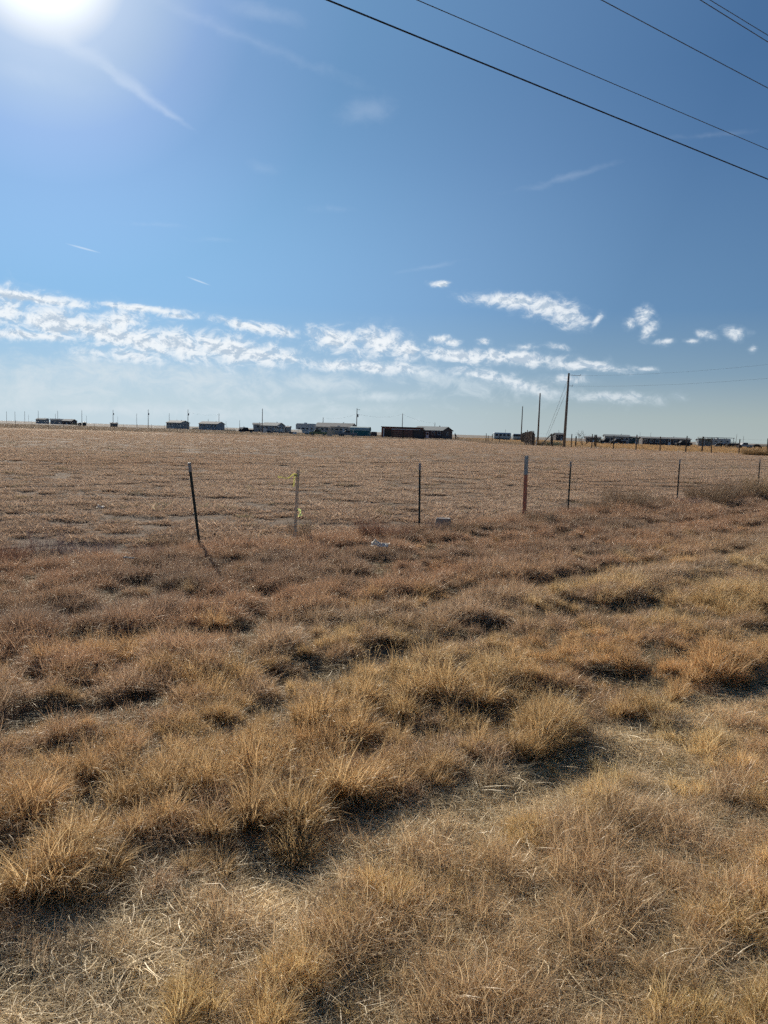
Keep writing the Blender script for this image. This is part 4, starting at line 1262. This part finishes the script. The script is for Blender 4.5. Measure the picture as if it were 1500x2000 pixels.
def camper(px, Y, L_, h_, rot, m, label, five=True):
    root = empty('camper_trailer', at(px, Y), rot, label, 'camper')
    W_ = 2.5
    if five: prof = [(-L_ / 2, 1.75), (-L_ / 2, h_ - .35), (-L_ / 2 + .35, h_), (L_ / 2 - .1, h_), (L_ / 2, h_ - .15), (L_ / 2, .55), (-L_ / 2 + 2.3, .55), (-L_ / 2 + 2.0, 1.6)]
    else: prof = [(-L_ / 2, .6), (-L_ / 2, h_ - .5), (-L_ / 2 + .5, h_), (L_ / 2 - .3, h_), (L_ / 2, h_ - .3), (L_ / 2, .6)]
    n = len(prof)
    V = [(x, -W_ / 2, z) for x, z in prof] + [(x, W_ / 2, z) for x, z in prof]
    Fc = [tuple(range(n)), tuple(reversed(range(n, 2 * n)))] + [(k, (k + 1) % n, (k + 1) % n + n, k + n) for k in range(n)]
    b = MB().add(V, Fc).build('body', m, root, bevel=.06)
    for k, (u, ww) in enumerate(((-.32, .6), (-.1, 1.2), (.12, .9), (.36, .8))):
        xx = u * L_
        f_ = MB().box(xx - ww / 2, xx + ww / 2, -W_ / 2 - .03, -W_ / 2 - .004, 1.75, 2.35).build('window', trimw, root)
        MB().box(xx - ww / 2 + .06, xx + ww / 2 - .06, -W_ / 2 - .045, -W_ / 2 - .031, 1.81, 2.29).build('pane', glass, f_)
    MB().box(L_ * .22 - .34, L_ * .22 + .34, -W_ / 2 - .025, -W_ / 2 - .004, .75, 2.5).build('door', trimw, root)
    MB().box(-L_ / 2 + 2.1, L_ / 2 - .2, -W_ / 2 - .02, -W_ / 2 - .003, 1.15, 1.4).build('stripe', sid_bl, root)
    MB().box(-.5, .3, -.4, .4, h_ + .005, h_ + .3).build('air_conditioner', trimw, root)
    for xx in (.3, 1.2): wheel(root, xx, -W_ / 2 + .15); wheel(root, xx, W_ / 2 - .15)
    MB().tube([(-L_ / 2 + .6, 0, 1.7), (-L_ / 2 + .6, 0, 0)], .06, 6).build('jack', galv, root)


rvw = mat('rv_white', (.50, .51, .50), .5, noise=.1, nscale=2)
rvt = mat('rv_tan', (.42, .36, .29), .55, noise=.12, nscale=2)
camper(597, 262, 6.4, 3.75, -.1, rvw, 'white fifth wheel camper left of the long beige house')
camper(662, 235, 6.2, 2.9, -.05, rvt, 'tan streaked camper in front of the long beige house', False)
camper(545, 300, 4.2, 2.3, .1, mat('rv_cream', (.62, .57, .48), .6), 'small cream trailer in the cluttered yard', False)
camper(1400, 300, 9.5, 3.1, .02, rvw, 'pale camper parked under the flat roofed shed', False)

# green arched shed
gr = empty('arched_shed', at(704, 268), -.12, 'green gambrel carport shed with pale rounded roof at the end of the beige house', 'shed')
gw = mat('teal_sheet', (.03, .15, .16), .7, noise=.15, nscale=2, bump=.2, stretch=(6, 6, .2))
W_ = 5.0; L_ = 6.4
prof = [(-W_ / 2, -.1), (W_ / 2, -.1), (W_ / 2, 2.0)] + [(W_ / 2 * math.cos(a), 2.0 + 1.25 * math.sin(a)) for a in np.linspace(.2, PI - .2, 9)] + [(-W_ / 2, 2.0)]
MB().prism(prof, -L_ / 2, L_ / 2).build('wall', gw, gr)
arc = [(W_ / 2 * 1.06 * math.cos(a), 1.98 + 1.34 * math.sin(a)) for a in np.linspace(-.04, PI + .04, 13)]
arc_in = [(W_ / 2 * 1.035 * math.cos(a), 1.98 + 1.28 * math.sin(a)) for a in np.linspace(PI + .04, -.04, 13)]
n = 26; pr_ = arc + arc_in
V = [(-L_ / 2 - .15, y, z) for y, z in pr_] + [(L_ / 2 + .15, y, z) for y, z in pr_]
Fc = [(k, (k + 1) % n, (k + 1) % n + n, k + n) for k in range(n)] + [(k, k + 1, 24 - k, 25 - k) for k in range(12)] + [(n + k, n + k + 1, n + 24 - k, n + 25 - k) for k in range(12)]
MB().add(V, Fc).build('roof', mat('pale_green_roof', (.30, .37, .34), .5, .2, noise=.1), gr)
MB().box(-L_ / 2 - .05, -L_ / 2 - .004, -1.5, 1.5, 0, 2.2).build('door', mat('dark_green_siding', (.04, .085, .07), .7), gr)
MB().box(-L_ / 2 + .9, -L_ / 2 + 1.1, -W_ / 2 - .05, -W_ / 2 - .004, 0, 2.1).build('corner_trim', trimw, gr)

# brick red shed and the open shelter in front of it
rs = empty('red_shed', at(786, 252), -.06, 'long brick red flat roofed shed with pale left door post', 'shed')
MB().box(-6.8, 6.8, -2, 2, -.2, 3.3).build('wall', sid_r, rs)
MB().box(-7.0, 7.0, -2.3, 2.3, 3.303, 3.5).build('roof', darkwood, rs)
MB().box(-6.2, -5.9, -2.06, -2.004, 0, 3.0).build('door_post', trimw, rs)
MB().box(-5.85, -3.6, -2.05, -2.004, 0, 2.7).build('door', darkwood, rs)
op = empty('open_shelter', at(797, 225), -.1, 'dark open sided shelter with pale rails in front of the red shed', 'shelter')
MB().box(-4.7, 4.7, -1.7, 1.7, 2.62, 2.78).build('roof', sid_d, op)
for xx in (-4.5, -1.5, 1.5, 4.5):
    for yy in (-1.55, 1.55): MB().box(xx - .08, xx + .08, yy - .08, yy + .08, -.2, 2.617).build('post', darkwood, op)
for zz in (.7, 1.25, 1.8): MB().box(-4.41, 1.41, -1.60, -1.5, zz, zz + .14).build('rail', oldwood, op)
MB().box(1.6, 4.4, -1.5, 1.5, -.1, 2.6).build('stall', sid_d, op)
MB().box(-4.8, 3.6, -1.85, -1.71, 2.55, 2.72).build('fascia', trimw, op)

# flat roofed shed at right
fs = empty('flat_roof_shed', at(1398, 292), 0, 'open shed with wide flat pale roof right of the long dark building', 'shed')
MB().box(-6.0, 5.6, -3.2, 3.2, 3.30, 3.48).build('roof', roof_lt, fs)
for k, xx in enumerate((-5.6, -2, 1.6, 5.2)):
    for yy in (-3.0, 3.0): MB().tube([(xx, yy, -.2), (xx, yy, 3.297)], .08, 8).build('post', galv, fs)
MB().box(-5.5, -.8, 2.6, 2.9, -.1, 3.0).build('back_wall', sid_bl, fs)

# yard clutter
def trailer(px, Y, L_, rot, label, m, stake=True):
    root = empty('flatbed_trailer', at(px, Y), rot, label, 'trailer')
    MB().box(-L_ / 2, L_ / 2, -1.1, 1.1, .62, .78).build('deck', m, root)
    MB().box(-L_ / 2, -L_ / 2 + .08, -1.1, 1.1, .785, 1.5).build('headboard', m, root)
    MB().tube([(-L_ / 2, 0, .7), (-L_ / 2 - 1.3, 0, .55)], .06, 6).build('drawbar', galv, root)
    for xx in (.1, .95): wheel(root, xx, -1.15, .34); wheel(root, xx, 1.15, .34)


trailer(524, 285, 6.6, .05, 'low black flatbed trailer under the tall yard pole', black)
trailer(567, 268, 3.6, -.1, 'grey flatbed trailer between cream trailer and white camper', oldwood)


def pickup(px, Y, rot, m, label, name='pickup_truck'):
    root = empty(name, at(px, Y), rot, label, 'pickup truck')
    L_ = 5.3; W_ = 1.9
    side = [(-2.65, .5), (-2.65, 1.05), (-1.55, 1.12), (-.95, 1.8), (.55, 1.82), (.75, 1.15), (2.6, 1.15), (2.65, .5)]
    n = len(side)
    V = [(x, -W_ / 2, z) for x, z in side] + [(x, W_ / 2, z) for x, z in side]
    Fc = [tuple(range(n)), tuple(reversed(range(n, 2 * n)))] + [(k, (k + 1) % n, (k + 1) % n + n, k + n) for k in range(n)]
    MB().add(V, Fc).build('body', m, root, bevel=.06)
    for s_ in (-1, 1):
        y0_, y1_ = sorted((s_ * W_ / 2 + s_ * .003, s_ * W_ / 2 + s_ * .012))
        MB().add([(-1.2, y0_, 1.2), (.5, y0_, 1.2), (.4, y0_, 1.7), (-.85, y0_, 1.7), (-1.2, y1_, 1.2), (.5, y1_, 1.2), (.4, y1_, 1.7), (-.85, y1_, 1.7)],
                 [(0, 1, 2, 3), (7, 6, 5, 4), (0, 4, 5, 1), (1, 5, 6, 2), (2, 6, 7, 3), (3, 7, 4, 0)]).build('side_window', glass, root)
    for xx in (-1.75, 1.65): wheel(root, xx, -W_ / 2 + .1, .38); wheel(root, xx, W_ / 2 - .1, .38)


pickup(1454, 260, .1, mat('white_paint', (.4, .4, .4), .8), 'white pickup truck right of the grazing herd')
pickup(481, 262, .2, mat('dark_paint', (.03, .03, .035), .75, spec=.1), 'dark pickup truck parked left of the cluttered yard')
pickup(622, 228, 0, mat('olive_paint', (.16, .20, .10), .5), 'olive green pickup truck between the two campers')
pickup(680, 232, .1, mat('grey_paint', (.20, .21, .22), .4), 'grey pickup truck in front of the green arched shed')
pickup(1186, 262, 0, mat('dark_paint', (.03, .03, .035), .75, spec=.1), 'dark pickup truck in front of the left end of pale trailer home')
pickup(1206, 258, .2, mat('dark_paint', (.03, .03, .035), .75, spec=.1), 'dark pickup truck in front of the middle of pale trailer home')
pickup(1335, 262, 0, mat('dark_paint', (.03, .03, .035), .75, spec=.1), 'dark pickup truck at the right end of the long dark building')

# stacked pallets / bales clutter
for i, (px, Y, ww, hh_, m, lb) in enumerate([(517, 300, 1.6, 1.5, trimw, 'white crate pile beside the tall yard pole'), (529, 298, 1.5, 1.0, sid_g, 'low grey crate pile in the yard'),
                                            (576, 262, 1.2, .8, trimw, 'white crate pile just left of the white camper'), (643, 222, 1.4, 1.7, rvt, 'tan crate pile between the two campers'),
                                            (730, 300, 2.6, 1.3, sid_d, 'dark crate pile between green and red sheds')]):
    root = empty('crate_pile', at(px, Y), random.uniform(-.3, .3), lb, 'crates')
    z = 0; k = 0
    while z < hh_:
        h1 = .42
        MB().box(-ww / 2 + .1 * k, ww / 2 - .08 * k, -.5, .5, z, z + h1).build('crate', m, root); z += h1 + .004; k += 1


# ---- bare bush
def branchy(name, px, Y, H_, n, m, label, cat, seed, spread=1.0, r0=.05):
    root = empty(name, at(px, Y), 0, label, cat)
    g = random.Random(seed); M1 = MB(); M2 = MB()
    def grow(p, d, L_, r_, dep, mb):
        pts = [p]; q = p
        for k in range(4):
            d = (d + Vector((g.uniform(-.22, .22), g.uniform(-.22, .22), g.uniform(-.02, .14)))).normalized(); q = q + d * L_ / 4; pts.append(q)
        mb.tube(pts, [r_ * (1 - .14 * k) for k in range(5)], 5)
        if dep > 0:
            for k in range(g.choice((2, 3, 3))):
                nd = (d + Vector((g.uniform(-1, 1), g.uniform(-1, 1), g.uniform(-.1, .7))) * .8).normalized()
                grow(pts[g.choice((2, 3, 4))], nd, L_ * .66, r_ * .5, dep - 1, M2)
    for k in range(n):
        a = 2 * PI * k / n + g.uniform(-.4, .4)
        grow(Vector((math.cos(a) * .08, math.sin(a) * .08, -.1)), Vector((math.cos(a) * spread, math.sin(a) * spread, 1)).normalized(), H_ * .5, r0, 4, M1)
    M1.build('trunk', m, root); M2.build('branches', m, root)


branchy('bare_bush', 1139, 165, 3.1, 5, oldwood, 'leafless spreading bush on the skyline right of the tallest pole', 'bush', 3, .9, .06)


def scrub(px, Y, wid, hgt, n, lo, hi, label, seed, name='scrub_mound', cat='scrub'):
    return weed(name, px, Y, hgt, wid, n, lo, hi, label, cat, seed, (0, 0), .5, .4, .05, sub=2)


scrub(1078, 150, 5.5, .9, 600, (.07, .08, .06), (.16, .17, .12), 'grey green scrub mound at the foot of the guy wires', 41)
scrub(1056, 148, 2.5, 1.0, 300, (.20, .14, .08), (.42, .31, .18), 'tan grass mound beside the middle tall pole', 42)
scrub(1478, 107, 5.5, .95, 900, (.22, .14, .07), (.42, .28, .14), 'golden brown tall grass mound at the right end of the far fence', 43, 'grass_mound', 'grass clump')
scrub(150, 560, 9, 1.6, 300, (.05, .06, .05), (.11, .12, .09), 'dark scrub patch right of the dark roofed barn', 44)
scrub(383, 420, 6, 1.4, 300, (.06, .06, .05), (.14, .13, .1), 'dark scrub between the two grey houses', 45)
scrub(447, 330, 8, 1.2, 300, (.06, .06, .05), (.14, .13, .1), 'dark scrub strip right of the second grey house', 46)
scrub(1428, 330, 4, 2.6, 260, (.03, .035, .03), (.07, .08, .06), 'dark tall bush behind the grazing herd', 47)
scrub(1170, 300, 4, 2.2, 220, (.04, .045, .04), (.09, .1, .08), 'dark bush between the low dark trailer home and pale one', 48)
scrub(1493, 420, 14, 1.6, 300, (.04, .045, .04), (.09, .1, .08), 'dark scrub strip on the skyline at the right edge', 49)


# ---- cattle
def cow(px, Y, rz, m, label, graze=True, sc_=1.0):
    me_ = bpy.data.meshes.new('cow')
    hd = [(1.05, 0, .98), (1.35, 0, .62), (1.48, 0, .30), (1.62, 0, .12)] if graze else [(1.05, 0, 1.28), (1.35, 0, 1.5), (1.55, 0, 1.48), (1.8, 0, 1.36)]
    V = [(0, 0, 1.05, .40), (-.45, 0, 1.07, .38), (-.8, 0, 1.10, .30), (.45, 0, 1.06, .37), (.8, 0, 1.10, .30)]
    V += [(*hd[0], .20), (*hd[1], .15), (*hd[2], .14), (*hd[3], .09)]
    E = [(0, 1), (1, 2), (0, 3), (3, 4), (4, 5), (5, 6), (6, 7), (7, 8)]
    for s_ in (-1, 1):
        k = len(V); V += [(.72, s_ * .2, .8, .13), (.74, s_ * .2, .45, .065), (.72, s_ * .2, .08, .05), (.77, s_ * .2, .02, .055)]; E += [(4, k), (k, k + 1), (k + 1, k + 2), (k + 2, k + 3)]
        k = len(V); V += [(-.78, s_ * .2, .82, .17), (-.66, s_ * .2, .58, .09), (-.86, s_ * .2, .42, .06), (-.84, s_ * .2, .08, .05), (-.79, s_ * .2, .02, .055)]
        E += [(2, k), (k, k + 1), (k + 1, k + 2), (k + 2, k + 3), (k + 3, k + 4)]
        k = len(V); e = Vector(hd[2]) * .35 + Vector(hd[1]) * .65; V += [(e.x, s_ * .22, e.z + .08, .035)]; E += [(6, k)]
    k = len(V); V += [(-1.08, 0, 1.22, .04), (-1.14, 0, .75, .025), (-1.13, 0, .5, .05)]; E += [(2, k), (k, k + 1), (k + 1, k + 2)]
    me_.from_pydata([v[:3] for v in V], E, []); me_.update()
    me_.materials.append(m)
    o = bpy.data.objects.new('cow', me_); C.objects.link(o)
    sk = o.modifiers.new('skin', 'SKIN'); sk.use_smooth_shade = True
    for i_, v in enumerate(V):
        o.data.skin_vertices[0].data[i_].radius = (v[3], v[3] * 1.0)
    o.data.skin_vertices[0].data[0].use_root = True
    sb = o.modifiers.new('sub', 'SUBSURF'); sb.levels = 1; sb.render_levels = 1
    o.location = at(px, Y); o.rotation_euler = (0, 0, rz); o.scale = (sc_,) * 3
    return tagd(o, label, 'cow', 'cattle grazing at far right')


cowm = mat('black_hide', (.02, .018, .017), .6, noise=.2); cowb = mat('brown_hide', (.06, .035, .025), .6, noise=.2)


def mkskin(me_):
    pass


cow(1478, 225, .15, cowm, 'largest dark cow, alone near the right edge with head down')
cow(1405, 262, 3.0, cowm, 'dark cow in front of the right end of the flat roofed shed')
cow(1418, 262, .3, cowb, 'brown cow just right of the flat roofed shed')
cow(1426, 255, 2.8, cowm, 'dark cow in the middle of the herd left of the thin pole')
cow(1434, 262, .1, cowm, 'dark cow standing with raised head below the thin pole', False)
cow(1441, 250, .5, cowb, 'brown grazing cow just left of the white pickup')
